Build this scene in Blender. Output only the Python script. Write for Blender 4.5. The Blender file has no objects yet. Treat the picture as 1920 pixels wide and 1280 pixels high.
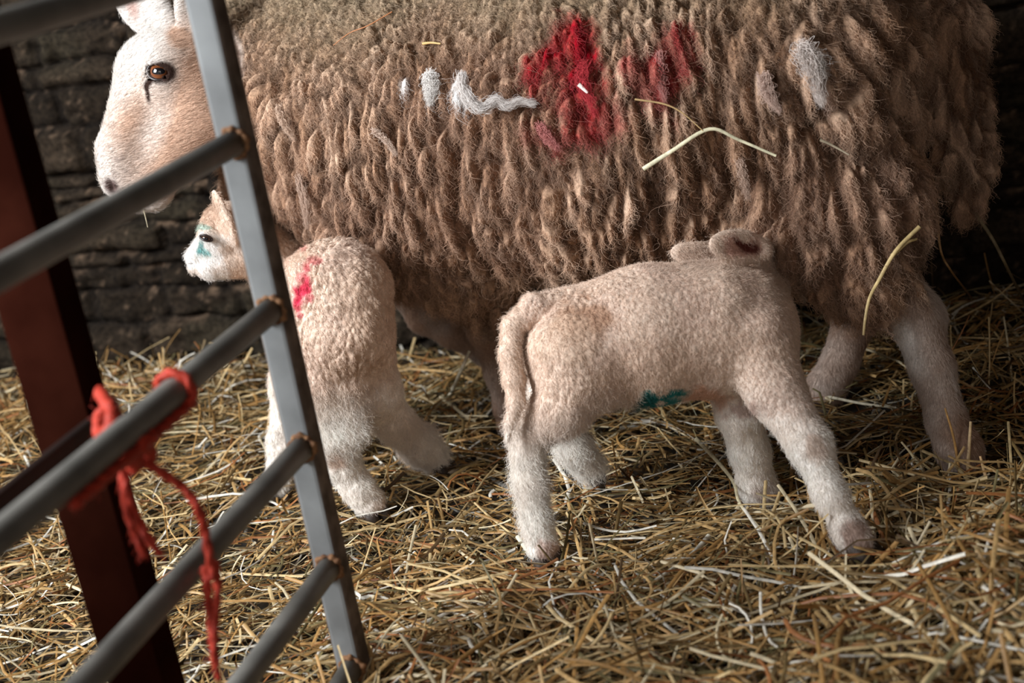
import bpy, math, random
import numpy as np
from math import radians, cos, sin, pi

SC = bpy.context.scene
COL = SC.collection
rng = np.random.default_rng(7)
random.seed(7)

# ------------------------------------------------------------------ camera
CAM_H, FPX, PITCH, ROLL = 0.95, 2667.0, radians(20.0), radians(9.32)
F_ = np.array([0, cos(PITCH), -sin(PITCH)])
R0_ = np.array([1.0, 0, 0]); U0_ = np.array([0, sin(PITCH), cos(PITCH)])
X_ = cos(ROLL) * R0_ - sin(ROLL) * U0_
Y_ = sin(ROLL) * R0_ + cos(ROLL) * U0_
C_ = np.array([0, 0, CAM_H])

def P(x, y, z):
    """world point at distance z (along the view) under image position x, y of the 1920x1280 frame"""
    return C_ + z * (F_ + (x - 960) / FPX * X_ - (y - 640) / FPX * Y_)

def G(x, y, h=0.0):
    d = F_ + (x - 960) / FPX * X_ - (y - 640) / FPX * Y_
    return C_ + (h - CAM_H) / d[2] * d

def proj(p):
    q = np.asarray(p) - C_
    z = q @ F_
    return 960 + FPX * (q @ X_) / z, 640 - FPX * (q @ Y_) / z, z

cam = bpy.data.cameras.new('camera'); cam_o = bpy.data.objects.new('camera', cam)
COL.objects.link(cam_o); SC.camera = cam_o
cam.sensor_width = 36; cam.lens = 36 * FPX / 1920
from mathutils import Matrix, Vector
cam_o.matrix_world = Matrix(((X_[0], Y_[0], -F_[0], 0), (X_[1], Y_[1], -F_[1], 0), (X_[2], Y_[2], -F_[2], CAM_H), (0, 0, 0, 1)))
cam.clip_start = 0.05
cam.dof.use_dof = True; cam.dof.focus_distance = 2.02; cam.dof.aperture_fstop = 3.2

# ------------------------------------------------------------------ light
w = bpy.data.worlds.new('world'); SC.world = w; w.use_nodes = True
w.node_tree.nodes['Background'].inputs['Color'].default_value = (0.95, 0.96, 1.0, 1)
w.node_tree.nodes['Background'].inputs['Strength'].default_value = 0.20
def area(name, loc, to, sx, sy, power, color):
    l = bpy.data.lights.new(name, 'AREA'); l.shape = 'RECTANGLE'; l.size = sx; l.size_y = sy
    l.energy = power; l.color = color
    o = bpy.data.objects.new(name, l); COL.objects.link(o); o.location = loc
    o.rotation_euler = (Vector(to) - Vector(loc)).to_track_quat('-Z', 'Y').to_euler()
    return o
area('doorway_daylight', (-2.0, 0.9, 1.65), (0.0, 2.0, 0.3), 1.1, 1.1, 88, (0.93, 0.965, 1.0))
area('front_fill', (0.2, -1.8, 2.0), (0.1, 2.2, 0.2), 2.2, 1.6, 17, (1.0, 0.86, 0.74))  # added warm fill light from behind the camera, no seen source
SC.view_settings.view_transform = 'Standard'; SC.view_settings.look = 'None'
SC.view_settings.gamma = 1; SC.view_settings.exposure = 0.64
SC.view_settings.use_curve_mapping = False
SC.cycles.max_bounces = 5; SC.cycles.diffuse_bounces = 3; SC.cycles.glossy_bounces = 2
SC.cycles.transmission_bounces = 2; SC.cycles.transparent_max_bounces = 4
SC.cycles.caustics_reflective = False; SC.cycles.caustics_refractive = False

# ------------------------------------------------------------------ numpy noise
def _hash(ix, iy, iz, s=0):
    h = (ix.astype(np.int64) * 374761393 + iy.astype(np.int64) * 668265263 + iz.astype(np.int64) * 2147483647 + s * 974711)
    h &= 0xFFFFFFFF
    h = ((h ^ (h >> 13)) * 1274126177) & 0xFFFFFFFF
    h ^= h >> 16
    h = (h * 2246822519) & 0xFFFFFFFF
    h ^= h >> 15
    return (h & 0xFFFFFF) / float(0xFFFFFF)

def vnoise(p, s=0):
    i = np.floor(p).astype(np.int64); f = p - i; f = f * f * (3 - 2 * f)
    r = 0
    for dx in (0, 1):
        for dy in (0, 1):
            for dz in (0, 1):
                wt = (f[:, 0] if dx else 1 - f[:, 0]) * (f[:, 1] if dy else 1 - f[:, 1]) * (f[:, 2] if dz else 1 - f[:, 2])
                r = r + wt * _hash(i[:, 0] + dx, i[:, 1] + dy, i[:, 2] + dz, s)
    return r

def fbm(p, o=3, s=0):
    a, r, t = 1.0, 0, 0
    for k in range(o):
        r = r + a * vnoise(p * 2 ** k, s + k); t += a; a *= 0.5
    return r / t

def voronoi(p, s=0):
    """F1, F2, id hash, centre of the nearest cell"""
    i = np.floor(p).astype(np.int64)
    f1 = np.full(len(p), 9.0); f2 = np.full(len(p), 9.0); idh = np.zeros(len(p)); cen = np.zeros_like(p)
    for dx in (-1, 0, 1):
        for dy in (-1, 0, 1):
            for dz in (-1, 0, 1):
                cx, cy, cz = i[:, 0] + dx, i[:, 1] + dy, i[:, 2] + dz
                c = np.stack([cx + _hash(cx, cy, cz, s + 1), cy + _hash(cx, cy, cz, s + 2), cz + _hash(cx, cy, cz, s + 3)], 1)
                d = np.linalg.norm(p - c, axis=1)
                m = d < f1
                f2 = np.where(m, f1, np.minimum(f2, d))
                if m.any():
                    idh[m] = _hash(cx[m], cy[m], cz[m], s + 4); cen[m] = c[m]
                f1 = np.where(m, d, f1)
    return f1, f2, idh, cen

def nrm(v):
    v = np.asarray(v, float); return v / max(np.linalg.norm(v), 1e-9)
def nrmv(v):
    return v / np.maximum(np.linalg.norm(v, axis=1, keepdims=True), 1e-9)
def sstep(a, b, x):
    t = np.clip((x - a) / (b - a), 0, 1); return t * t * (3 - 2 * t)

# ------------------------------------------------------------------ materials
def new_mat(name):
    m = bpy.data.materials.new(name); m.use_nodes = True
    nt = m.node_tree; b = nt.nodes['Principled BSDF']
    return m, nt, b
def noise_mat(name, c1, c2, scale=20, rough=0.6, metal=0.0, bump=0.0, detail=6, spec=0.5, lo=0.35, hi=0.65):
    m, nt, b = new_mat(name)
    tc = nt.nodes.new('ShaderNodeTexCoord'); n = nt.nodes.new('ShaderNodeTexNoise')
    n.inputs['Scale'].default_value = scale; n.inputs['Detail'].default_value = detail
    r = nt.nodes.new('ShaderNodeValToRGB')
    r.color_ramp.elements[0].position = lo; r.color_ramp.elements[0].color = (*c1, 1)
    r.color_ramp.elements[1].position = hi; r.color_ramp.elements[1].color = (*c2, 1)
    nt.links.new(tc.outputs['Object'], n.inputs['Vector']); nt.links.new(n.outputs['Fac'], r.inputs['Fac'])
    nt.links.new(r.outputs['Color'], b.inputs['Base Color'])
    b.inputs['Roughness'].default_value = rough; b.inputs['Metallic'].default_value = metal
    b.inputs['Specular IOR Level'].default_value = spec
    if bump:
        bp = nt.nodes.new('ShaderNodeBump'); bp.inputs['Strength'].default_value = bump; bp.inputs['Distance'].default_value = 0.003
        nt.links.new(n.outputs['Fac'], bp.inputs['Height']); nt.links.new(bp.outputs['Normal'], b.inputs['Normal'])
    return m
def attr_mat(name, rough=0.9, spec=0.1, nscale=400, namt=0.35, trans=0.0, bump=0.0):
    """colour carried by the surface itself, broken up by a fine procedural noise"""
    m, nt, b = new_mat(name)
    a = nt.nodes.new('ShaderNodeAttribute'); a.attribute_name = 'col'
    tc = nt.nodes.new('ShaderNodeTexCoord'); n = nt.nodes.new('ShaderNodeTexNoise')
    n.inputs['Scale'].default_value = nscale; n.inputs['Detail'].default_value = 3
    mr = nt.nodes.new('ShaderNodeMapRange')
    mr.inputs['From Min'].default_value = 0.3; mr.inputs['From Max'].default_value = 0.7
    mr.inputs['To Min'].default_value = 1 - namt; mr.inputs['To Max'].default_value = 1 + namt * 0.5
    mx = nt.nodes.new('ShaderNodeVectorMath'); mx.operation = 'SCALE'
    nt.links.new(tc.outputs['Object'], n.inputs['Vector']); nt.links.new(n.outputs['Fac'], mr.inputs['Value'])
    nt.links.new(a.outputs['Color'], mx.inputs[0]); nt.links.new(mr.outputs['Result'], mx.inputs['Scale'])
    nt.links.new(mx.outputs['Vector'], b.inputs['Base Color'])
    b.inputs['Roughness'].default_value = rough; b.inputs['Specular IOR Level'].default_value = spec
    if bump:
        bp = nt.nodes.new('ShaderNodeBump'); bp.inputs['Strength'].default_value = bump; bp.inputs['Distance'].default_value = 0.002
        nt.links.new(n.outputs['Fac'], bp.inputs['Height']); nt.links.new(bp.outputs['Normal'], b.inputs['Normal'])
    return m

M_SKIN = attr_mat('animal_hide', rough=0.8, spec=0.15, nscale=250, namt=0.2, bump=0.3)
M_WOOL = attr_mat('wool', rough=1.0, spec=0.0, nscale=300, namt=0.35, bump=0.5)
M_HAIR = attr_mat('hair_fibre', rough=0.75, spec=0.12, nscale=60, namt=0.12)
M_STRAW = attr_mat('straw', rough=0.5, spec=0.35, nscale=120, namt=0.3)
M_STONE = attr_mat('old_stone', rough=0.95, spec=0.12, nscale=90, namt=0.6, bump=0.9)
M_SOIL = noise_mat('trodden_bedding', (0.012, 0.008, 0.005), (0.05, 0.032, 0.016), 60, 0.9, bump=0.6)
M_STEEL = noise_mat('galvanised_steel', (0.18, 0.185, 0.185), (0.27, 0.28, 0.28), 14, 0.55, 0.1, 0.12)
M_RAIL = noise_mat('dull_galvanised_tube', (0.11, 0.105, 0.093), (0.185, 0.175, 0.155), 20, 0.55, 0.1, 0.15)
M_SIDE_SHADE = noise_mat('shaded_side_steel', (0.085, 0.065, 0.052), (0.21, 0.165, 0.135), 30, 0.9, bump=0.4, spec=0.1)  # darker brown steel, shade painted into the upright's side faces
M_RUST = noise_mat('weld_rust', (0.10, 0.038, 0.014), (0.32, 0.16, 0.07), 120, 0.85, bump=0.8)
M_RED = noise_mat('red_oxide_paint', (0.013, 0.0030, 0.0018), (0.028, 0.0070, 0.004), 9, 1.0, bump=0.3, spec=0.0)
M_BROWN = noise_mat('dark_brown_iron', (0.015, 0.008, 0.006), (0.04, 0.018, 0.012), 12, 0.7, bump=0.3, spec=0.2)
M_TWINE = noise_mat('orange_red_twine', (0.28, 0.020, 0.010), (0.52, 0.045, 0.018), 300, 0.6, bump=0.6, spec=0.3)
M_DARK = noise_mat('wet_black_rim', (0.010, 0.006, 0.005), (0.03, 0.015, 0.012), 200, 0.35)
M_HOOF = noise_mat('hoof_horn', (0.02, 0.014, 0.01), (0.08, 0.055, 0.04), 90, 0.6, bump=0.4)
M_ROOF = noise_mat('roof_boards', (0.02, 0.014, 0.01), (0.05, 0.035, 0.025), 8, 0.9)

# ------------------------------------------------------------------ object helpers
def tag(o, label=None, cat=None, group=None, kind=None):
    if label: o['label'] = label
    if cat: o['category'] = cat
    if group: o['group'] = group
    if kind: o['kind'] = kind
    return o
def np_mesh(name, V, Fq, mat, parent=None, smooth=True, col=None, origin=None):
    V = np.asarray(V, float)
    if parent is not None:
        off = np.array(parent['_o']) if '_o' in parent else np.zeros(3)
        V = V - off
    elif origin is not None:
        V = V - origin
    me = bpy.data.meshes.new(name)
    if isinstance(Fq, np.ndarray):
        n, k = Fq.shape
        me.vertices.add(len(V)); me.vertices.foreach_set('co', V.astype(np.float32).ravel())
        me.loops.add(n * k); me.loops.foreach_set('vertex_index', Fq.astype(np.int32).ravel())
        me.polygons.add(n); me.polygons.foreach_set('loop_start', np.arange(0, n * k, k, dtype=np.int32))
        me.update(calc_edges=True)
    else:
        me.from_pydata([tuple(v) for v in V], [], [tuple(int(i) for i in f) for f in Fq]); me.update()
    if smooth: me.polygons.foreach_set('use_smooth', np.ones(len(me.polygons), bool))
    if col is not None:
        a = me.color_attributes.new('col', 'FLOAT_COLOR', 'POINT')
        c = np.ones((len(V), 4), np.float32); c[:, :3] = col
        a.data.foreach_set('color', c.ravel())
    me.materials.append(mat)
    o = bpy.data.objects.new(name, me); COL.objects.link(o)
    if parent is not None:
        o.parent = parent
        if '_o' in parent: o['_o'] = list(parent['_o'])
    elif origin is not None: o.location = origin
    return o
def empty(name, loc):
    o = bpy.data.objects.new(name, None); COL.objects.link(o); o.location = loc; o['_o'] = [float(v) for v in loc]
    o.empty_display_size = 0.05
    return o
def base_of(o, loc):
    o['_o'] = [float(v) for v in loc]

def catmull(pts, n=8):
    pts = [np.asarray(p, float) for p in pts]
    q = [2 * pts[0] - pts[1]] + pts + [2 * pts[-1] - pts[-2]]
    out = []
    for i in range(1, len(q) - 2):
        for t in np.linspace(0, 1, n, endpoint=False):
            out.append(0.5 * ((2 * q[i]) + (-q[i - 1] + q[i + 1]) * t + (2 * q[i - 1] - 5 * q[i] + 4 * q[i + 1] - q[i + 2]) * t * t
                              + (-q[i - 1] + 3 * q[i] - 3 * q[i + 1] + q[i + 2]) * t ** 3))
    out.append(q[-2]); return np.array(out)

def tube(path, r, k=12, twist=None, cap=True, squash=1.0, up=None):
    """tube about a path; twist=(lobes, amount, turns per metre) gives a laid rope"""
    path = np.asarray(path, float); n = len(path)
    r = np.broadcast_to(np.asarray(r, float), (n,))
    T = nrmv(np.gradient(path, axis=0))
    u = np.array([0, 0, 1.0]) if up is None else nrm(up)
    if abs(T[0] @ u) > 0.95: u = np.array([0, 1.0, 0])
    V = []; s = 0
    N = nrm(u - (u @ T[0]) * T[0])
    for i in range(n):
        if i: s += np.linalg.norm(path[i] - path[i - 1])
        N = nrm(N - (N @ T[i]) * T[i]); B = np.cross(T[i], N)
        for j in range(k):
            a = 2 * pi * j / k; rr = r[i]
            if twist: rr = rr * (1 + twist[1] * cos(twist[0] * a - 2 * pi * twist[2] * s))
            V.append(path[i] + rr * (cos(a) * N + squash * sin(a) * B))
    Fs = [(i * k + j, i * k + (j + 1) % k, (i + 1) * k + (j + 1) % k, (i + 1) * k + j) for i in range(n - 1) for j in range(k)]
    if cap:
        Fs.append(tuple(range(k - 1, -1, -1))); Fs.append(tuple((n - 1) * k + j for j in range(k)))
    return V, Fs
def merge(parts):
    V, Fs = [], []
    for v, f in parts:
        o = len(V); V += list(v); Fs += [tuple(i + o for i in q) for q in f]
    return V, Fs
def box_between(a, b, u, v, wu, wv, bev=0.003):
    """bevelled bar from a to b, cross section along u (width wu) and v (width wv)"""
    a, b, u, v = map(lambda q: np.asarray(q, float), (a, b, u, v))
    hu, hv = wu / 2, wv / 2
    ring = []
    for su, sv in ((1, 1), (-1, 1), (-1, -1), (1, -1)):
        for t in range(4):
            ang = {(1, 1): 0, (-1, 1): pi / 2, (-1, -1): pi, (1, -1): 1.5 * pi}[(su, sv)] + t / 3 * pi / 2
            ring.append((su * (hu - bev) + bev * cos(ang), sv * (hv - bev) + bev * sin(ang)))
    k = len(ring); V = [p + x * u + y * v for p in (a, b) for x, y in ring]
    Fs = [(j, (j + 1) % k, k + (j + 1) % k, k + j) for j in range(k)] + [tuple(range(k - 1, -1, -1)), tuple(range(k, 2 * k))]
    return V, Fs

# ------------------------------------------------------------------ signed distance bodies
class Body:
    def __init__(s): s.pr = []
    def cone(s, a, b, ra, rb, k=0.02, flat=None):
        s.pr.append(('c', np.asarray(a, float), np.asarray(b, float), ra, rb, k, flat)); return s
    def ball(s, c, r, k=0.02, flat=None):
        return s.cone(c, np.asarray(c, float) + 1e-4, r, r, k, flat)
    def chain(s, pts, k=0.02, flat=None):
        for (a, ra), (b, rb) in zip(pts[:-1], pts[1:]): s.cone(a, b, ra, rb, k, flat)
        return s
    def ell(s, c, ax, rad, k=0.01, cut=False):
        """ellipsoid; ax = three unit axes"""
        s.pr.append(('x' if cut else 'e', np.asarray(c, float), np.array(ax, float), np.asarray(rad, float), k)); return s
    def bbox(s):
        lo = np.full(3, 9.0); hi = -lo
        for q in s.pr:
            if q[0] == 'c':
                for c, r in ((q[1], q[3]), (q[2], q[4])): lo = np.minimum(lo, c - r - .02); hi = np.maximum(hi, c + r + .02)
            elif q[0] == 'e':
                m = q[3].max() + .02; lo = np.minimum(lo, q[1] - m); hi = np.maximum(hi, q[1] + m)
        return lo, hi
    @staticmethod
    def _d(q, p):
        if q[0] == 'c':
            _, a, b, ra, rb, k, flat = q
            if flat is not None:
                u, sc = flat; mid = (a + b) / 2
                def tr(x): return x + ((x - mid) @ u)[..., None] * (sc - 1) * u
                p = tr(p); a = tr(a[None])[0]; b = tr(b[None])[0]
            ba = b - a; L2 = max(ba @ ba, 1e-12)
            t = np.clip(((p - a) @ ba) / L2, 0, 1)
            return np.linalg.norm(p - a - t[..., None] * ba, axis=-1) - (ra + (rb - ra) * t)
        _, c, ax, rad, k = q
        l = (p - c) @ ax.T
        k0 = np.linalg.norm(l / rad, axis=-1); k1 = np.linalg.norm(l / rad ** 2, axis=-1)
        return k0 * (k0 - 1) / np.maximum(k1, 1e-9)
    @staticmethod
    def _join(d, e, q):
        k = q[5] if q[0] == 'c' else q[4]
        if q[0] == 'x':
            h = np.clip(0.5 - 0.5 * (d + e) / k, 0, 1); return d * (1 - h) + (-e) * h + k * h * (1 - h)
        h = np.clip(0.5 + 0.5 * (d - e) / k, 0, 1)
        return d * (1 - h) + e * h - k * h * (1 - h)
    def ev(s, p):
        d = np.full(len(p), 1.0)
        for q in s.pr: d = s._join(d, s._d(q, p), q)
        return d
    def grid(s, h):
        lo, hi = s.bbox(); lo -= 3 * h
        n = np.ceil((hi + 3 * h - lo) / h).astype(int) + 1
        D = np.full(tuple(n), 1.0, np.float32)
        for q in s.pr:
            if q[0] == 'c':
                a, b = np.minimum(q[1] - q[3], q[2] - q[4]), np.maximum(q[1] + q[3], q[2] + q[4])
            else: a, b = q[1] - q[3].max(), q[1] + q[3].max()
            m = 0.055
            i0 = np.clip(np.floor((a - m - lo) / h).astype(int), 0, n - 1); i1 = np.clip(np.ceil((b + m - lo) / h).astype(int) + 1, 1, n)
            g = np.stack(np.meshgrid(*[lo[j] + h * np.arange(i0[j], i1[j]) for j in range(3)], indexing='ij'), -1)
            sl = tuple(slice(i0[j], i1[j]) for j in range(3))
            D[sl] = s._join(D[sl], s._d(q, g), q)
        return D, lo
    def mesh(s, h, sub=1):
        D, lo = s.grid(h)
        ins = D < 0
        # surface nets
        n = np.array(D.shape)
        c = np.zeros(tuple(n - 1), np.int8)
        for dx in (0, 1):
            for dy in (0, 1):
                for dz in (0, 1):
                    c += ins[dx:n[0] - 1 + dx, dy:n[1] - 1 + dy, dz:n[2] - 1 + dz]
        act = (c > 0) & (c < 8)
        idx = np.full(act.shape, -1, np.int64); cells = np.argwhere(act); idx[act] = np.arange(len(cells))
        V = lo + h * (cells + 0.5)
        quads = []
        for ax in range(3):
            o1, o2 = [(1, 2), (2, 0), (0, 1)][ax]
            s0 = [slice(None)] * 3; s1 = [slice(None)] * 3; s0[ax] = slice(0, -1); s1[ax] = slice(1, None)
            e0, e1 = ins[tuple(s0)], ins[tuple(s1)]
            for flip, mk in ((False, e0 & ~e1), (True, ~e0 & e1)):
                e = np.argwhere(mk)
                e = e[(e[:, o1] > 0) & (e[:, o2] > 0) & (e[:, o1] < n[o1] - 1) & (e[:, o2] < n[o2] - 1)]
                def at(d1, d2):
                    t = e.copy(); t[:, o1] -= d1; t[:, o2] -= d2; return idx[t[:, 0], t[:, 1], t[:, 2]]
                q = np.stack([at(1, 1), at(0, 1), at(0, 0), at(1, 0)], 1)
                quads.append(q[:, ::-1] if flip else q)
        Q = np.concatenate(quads)
        V = s.project(V, h, 3)
        for _ in range(sub):
            V, Q = subdivide(V, Q)
            V = s.project(smooth(V, Q, 2), h, 2)
        return V, Q
    def normal(s, V, e=0.002):
        g = np.stack([s.ev(V + e * np.eye(3)[j]) - s.ev(V - e * np.eye(3)[j]) for j in range(3)], 1)
        return nrmv(g)
    def project(s, V, h, it):
        for _ in range(it):
            d = s.ev(V); V = V - (np.clip(d, -h, h) * 0.9)[:, None] * s.normal(V, h * 0.3)
        return V

def subdivide(V, Q):
    E = np.concatenate([Q[:, [i, (i + 1) % 4]] for i in range(4)]); Es = np.sort(E, 1)
    key = Es[:, 0] * (len(V) + 1) + Es[:, 1]
    _, first, inv = np.unique(key, return_index=True, return_inverse=True)
    mid = V[Es[first]].mean(1); fc = V[Q].mean(1); n, m = len(V), len(mid)
    em = (inv.ravel() + n).reshape(4, len(Q)).T; fi = np.arange(len(Q)) + n + m
    Qn = np.concatenate([np.stack([Q[:, i], em[:, i], fi, em[:, (i + 3) % 4]], 1) for i in range(4)])
    return np.concatenate([V, mid, fc]), Qn
def smooth(V, Q, it=1):
    for _ in range(it):
        S = np.zeros_like(V); cnt = np.zeros(len(V))
        for i in range(4):
            for j in (1, 3):
                for a in range(3): S[:, a] += np.bincount(Q[:, i], V[Q[:, (i + j) % 4], a], len(V))
                cnt += np.bincount(Q[:, i], minlength=len(V))
        V = V * 0.4 + 0.6 * S / np.maximum(cnt, 1)[:, None]
    return V
def vnormals(V, Q):
    fn = np.cross(V[Q[:, 2]] - V[Q[:, 0]], V[Q[:, 3]] - V[Q[:, 1]])
    N = np.zeros_like(V)
    for i in range(4):
        for a in range(3): N[:, a] += np.bincount(Q[:, i], fn[:, a], len(V))
    return nrmv(N), np.linalg.norm(fn, axis=1) / 2
def scatter(V, Q, area, N, n, weight=None):
    """random surface points: position, normal, face"""
    w_ = area.copy()
    if weight is not None: w_ = w_ * weight[Q].mean(1)
    f = rng.choice(len(Q), n, p=w_ / w_.sum())
    u, v = rng.random(n)[:, None], rng.random(n)[:, None]
    q = Q[f]
    def mixq(A): return (A[q[:, 0]] * (1 - u) + A[q[:, 1]] * u) * (1 - v) + (A[q[:, 3]] * (1 - u) + A[q[:, 2]] * u) * v
    return mixq, f
def hair(name, pts, rad, col, mat, parent):
    """pts (n, k, 3) world points; one strand a row"""
    n, k, _ = pts.shape
    hc = bpy.data.hair_curves.new(name); hc.add_curves([k] * n)
    off = np.array(parent['_o'])
    hc.attributes['position'].data.foreach_set('vector', (pts - off).astype(np.float32).ravel())
    ra = hc.attributes.get('radius') or hc.attributes.new('radius', 'FLOAT', 'POINT')
    prof = np.linspace(1, 0.25, k)
    ra.data.foreach_set('value', (np.asarray(rad)[:, None] * prof[None]).astype(np.float32).ravel())
    ca = hc.attributes.new('col', 'FLOAT_COLOR', 'CURVE')
    c = np.ones((n, 4), np.float32); c[:, :3] = col; ca.data.foreach_set('color', c.ravel())
    hc.materials.append(mat)
    o = bpy.data.objects.new(name, hc); COL.objects.link(o); o.parent = parent
    return o
def strands(root, nor, flow, length, k=6, curl=0.0, curlfreq=3.0, lift=0.35, noise=0.2):
    n = len(root); t = np.linspace(0, 1, k)[None, :, None]
    flow = nrmv(flow - (flow * nor).sum(1)[:, None] * nor)
    side = np.cross(nor, flow)
    rnd = rng.normal(size=(n, 3)) * noise
    d0 = nrmv(nor * lift + flow + rnd)
    L = np.asarray(length)[:, None, None]
    pts = root[:, None] + d0[:, None] * t * L - nor[:, None] * (t ** 2) * L * lift * 0.6
    ph = rng.random(n)[:, None, None] * 2 * pi
    fr = curlfreq * (0.7 + 0.6 * rng.random(n))[:, None, None]
    pts = pts + (side[:, None] * np.sin(ph + 2 * pi * fr * t) + nor[:, None] * (np.cos(ph + 2 * pi * fr * t) * 0.8)) * (L * curl * t ** 0.5)
    return pts

# ------------------------------------------------------------------ the three animals as bodies
AX = nrm([0.90, -0.36, 0]); WD = nrm([-0.36, -0.90, 0]); ZU = np.array([0, 0, 1.0])

# ewe: fleece part and bare part
wool = Body()
wool.chain([((0.430, 2.095, 0.535), 0.230), ((0.20, 2.17, 0.52), 0.262), ((-0.10, 2.29, 0.51), 0.250), ((-0.20, 2.335, 0.55), 0.20)], k=0.05)
wool.cone(P(1522, 250, 2.07), P(1590, 420, 2.03), 0.160, 0.105, k=0.05)             # near thigh
wool.cone(P(1590, 420, 2.03), P(1640, 520, 2.02), 0.105, 0.062, k=0.04)
wool.cone(P(1520, 300, 2.26), P(1570, 500, 2.26), 0.13, 0.055, k=0.05)                # far thigh
wool.cone(P(1470, 330, 2.05), P(1495, 440, 1.99), 0.120, 0.060, k=0.05)
wool.cone(P(1730, 60, 2.13), P(1785, 180, 2.12), 0.085, 0.050, k=0.03)               # dock and tail
wool.chain([(P(1785, 180, 2.12), .050), (P(1806, 300, 2.12), .035), (P(1803, 375, 2.13), .020)], k=0.006)
wool.cone(P(600, 120, 2.36), P(500, 130, 2.34), 0.20, 0.125, k=0.05)                 # neck
wool.cone(P(560, 330, 2.36), P(640, 420, 2.36), 0.12, 0.10, k=0.05)                  # brisket
wool.cone(P(870, 480, 2.30), P(905, 560, 2.33), 0.10, 0.045, k=0.05)                 # upper foreleg
bare = Body()
HZ = 2.20
bare.cone(P(385, 150, HZ + .04), P(425, 165, 2.30), 0.080, 0.080, k=0.03)              # throat and neck
bare.ball(P(345, 140, HZ), 0.072, k=0.03)
bare.ball(P(286, 122, HZ), 0.047, k=0.03)                                            # forehead
bare.cone(P(282, 160, HZ), P(228, 285, HZ - .01), 0.056, 0.037, k=0.025, flat=(WD, 1.15))   # bridge of the nose
bare.cone(P(228, 285, HZ - .01), P(222, 333, HZ - .01), 0.037, 0.031, k=0.015, flat=(WD, 1.15))
bare.cone(P(370, 215, HZ), P(282, 340, HZ), 0.068, 0.034, k=0.03, flat=(WD, 1.15))          # jaw
bare.cone(P(252, 368, HZ), P(285, 362, HZ), 0.024, 0.026, k=0.02)                       # chin
bare.ball(P(312, 120, HZ - .055), 0.022, k=0.03)                                       # brow
bare.ball(P(300, 158, HZ - .050), 0.018, k=0.03)
bare.ell(P(207, 350, HZ - .038), (nrm(P(225, 360, HZ) - P(207, 345, HZ)), nrm(P(207, 345, HZ) - P(230, 335, HZ)), WD), (.014, .0065, .014), k=.006, cut=True)
eyeE = P(300, 136, HZ - .0655)
bare.ball(eyeE - WD * .004, 0.0215, k=0.012)
bare.ell(eyeE + WD * .004, (nrm(X_), nrm(Y_), nrm(F_)), (.0195, .0152, .016), k=.003, cut=True)
# ears: far ear reaches forward, near ear rises behind the gate post
def ear_prims(bd, root, tip, widthdir, hw, th, k=.012, cup=.5, side=None):
    root, tip = np.asarray(root), np.asarray(tip); L = np.linalg.norm(tip - root); a = nrm(tip - root)
    wv = nrm(widthdir - (widthdir @ a) * a); nv = nrm(np.cross(a, wv))
    if side is not None and nv @ side < 0: nv = -nv
    c = root + a * L * .52
    bd.ell(c, (a, wv, nv), (L * .52, hw, th), k=k)
    if cup: bd.ell(c + nv * th * 0.95, (a, wv, nv), (L * .40, hw * .66, th * cup * 1.5), k=.004, cut=True)
    return a, wv, nv
ear_prims(bare, P(325, 70, HZ + .05), P(222, -28, HZ + .07), P(300, 70, HZ) - P(290, 0, HZ), .036, .012, cup=.25, side=-F_)
ear_prims(bare, P(352, 75, HZ - .03), P(372, -70, HZ - .05), P(380, 0, HZ) - P(340, 0, HZ), .028, .010, side=-F_)
# legs
bare.chain([(P(1640, 520, 2.03), .050), (P(1712, 588, 2.035), .036), (P(1748, 690, 2.03), .0285), (P(1775, 790, 2.02), .0255), (P(1798, 842, 2.01), .029), (P(1808, 868, 2.005), .026)], k=.015)
bare.cone(P(1700, 570, 2.035), P(1740, 598, 2.045), .030, .026, k=.015)
bare.chain([(P(1570, 480, 2.26), .050), (P(1606, 590, 2.28), .034), (P(1575, 680, 2.29), .027), (P(1550, 725, 2.30), .029), (P(1545, 748, 2.30), .026)], k=.015)
bare.chain([(P(880, 480, 2.33), .060), (P(912, 610, 2.36), .032), (P(935, 700, 2.385), .021), (P(950, 760, 2.40), .019), (P(956, 795, 2.405), .022)], k=.015)
bare.chain([(P(760, 500, 2.50), .055), (P(795, 592, 2.50), .029), (P(850, 625, 2.51), .024), (P(905, 655, 2.53), .023), (P(945, 690, 2.54), .022)], k=.012)
ewe = Body(); ewe.pr = wool.pr + bare.pr

# suckling lamb
l1 = Body()
l1.chain([(P(1094, 645, 1.93), .079), (P(1220, 627, 1.925), .0885), (P(1340, 616, 1.925), .084), (P(1400, 618, 1.925), .064)], k=.03)
l1.chain([(P(1395, 590, 1.94), .060), (P(1418, 528, 2.01), .040), (P(1422, 488, 2.09), .038)], k=.03)
l1.chain([(P(1412, 470, 2.10), .041), (P(1470, 465, 2.16), .034), (P(1515, 445, 2.21), .022)], k=.02)
l1.cone(P(1080, 680, 1.90), P(1058, 752, 1.90), .066, .040, k=.03)
l1.cone(P(1105, 690, 1.90), P(1128, 715, 1.905), .044, .026, k=.025)                    # near thigh
l1.cone(P(1055, 765, 1.905), P(994, 806, 1.93), .034, .027, k=.014)
l1.chain([(P(988, 812, 1.93), .0250), (P(994, 905, 1.935), .0195), (P(1008, 985, 1.94), .0190), (P(1017, 1022, 1.94), .0220)], k=.012)
l1.cone(P(1080, 660, 1.97), P(1060, 760, 2.02), .060, .034, k=.03)
l1.chain([(P(1060, 760, 2.03), .034), (P(1020, 735, 2.07), .026), (P(1075, 838, 2.10), .023), (P(1105, 872, 2.13), .022)], k=.012)
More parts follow.
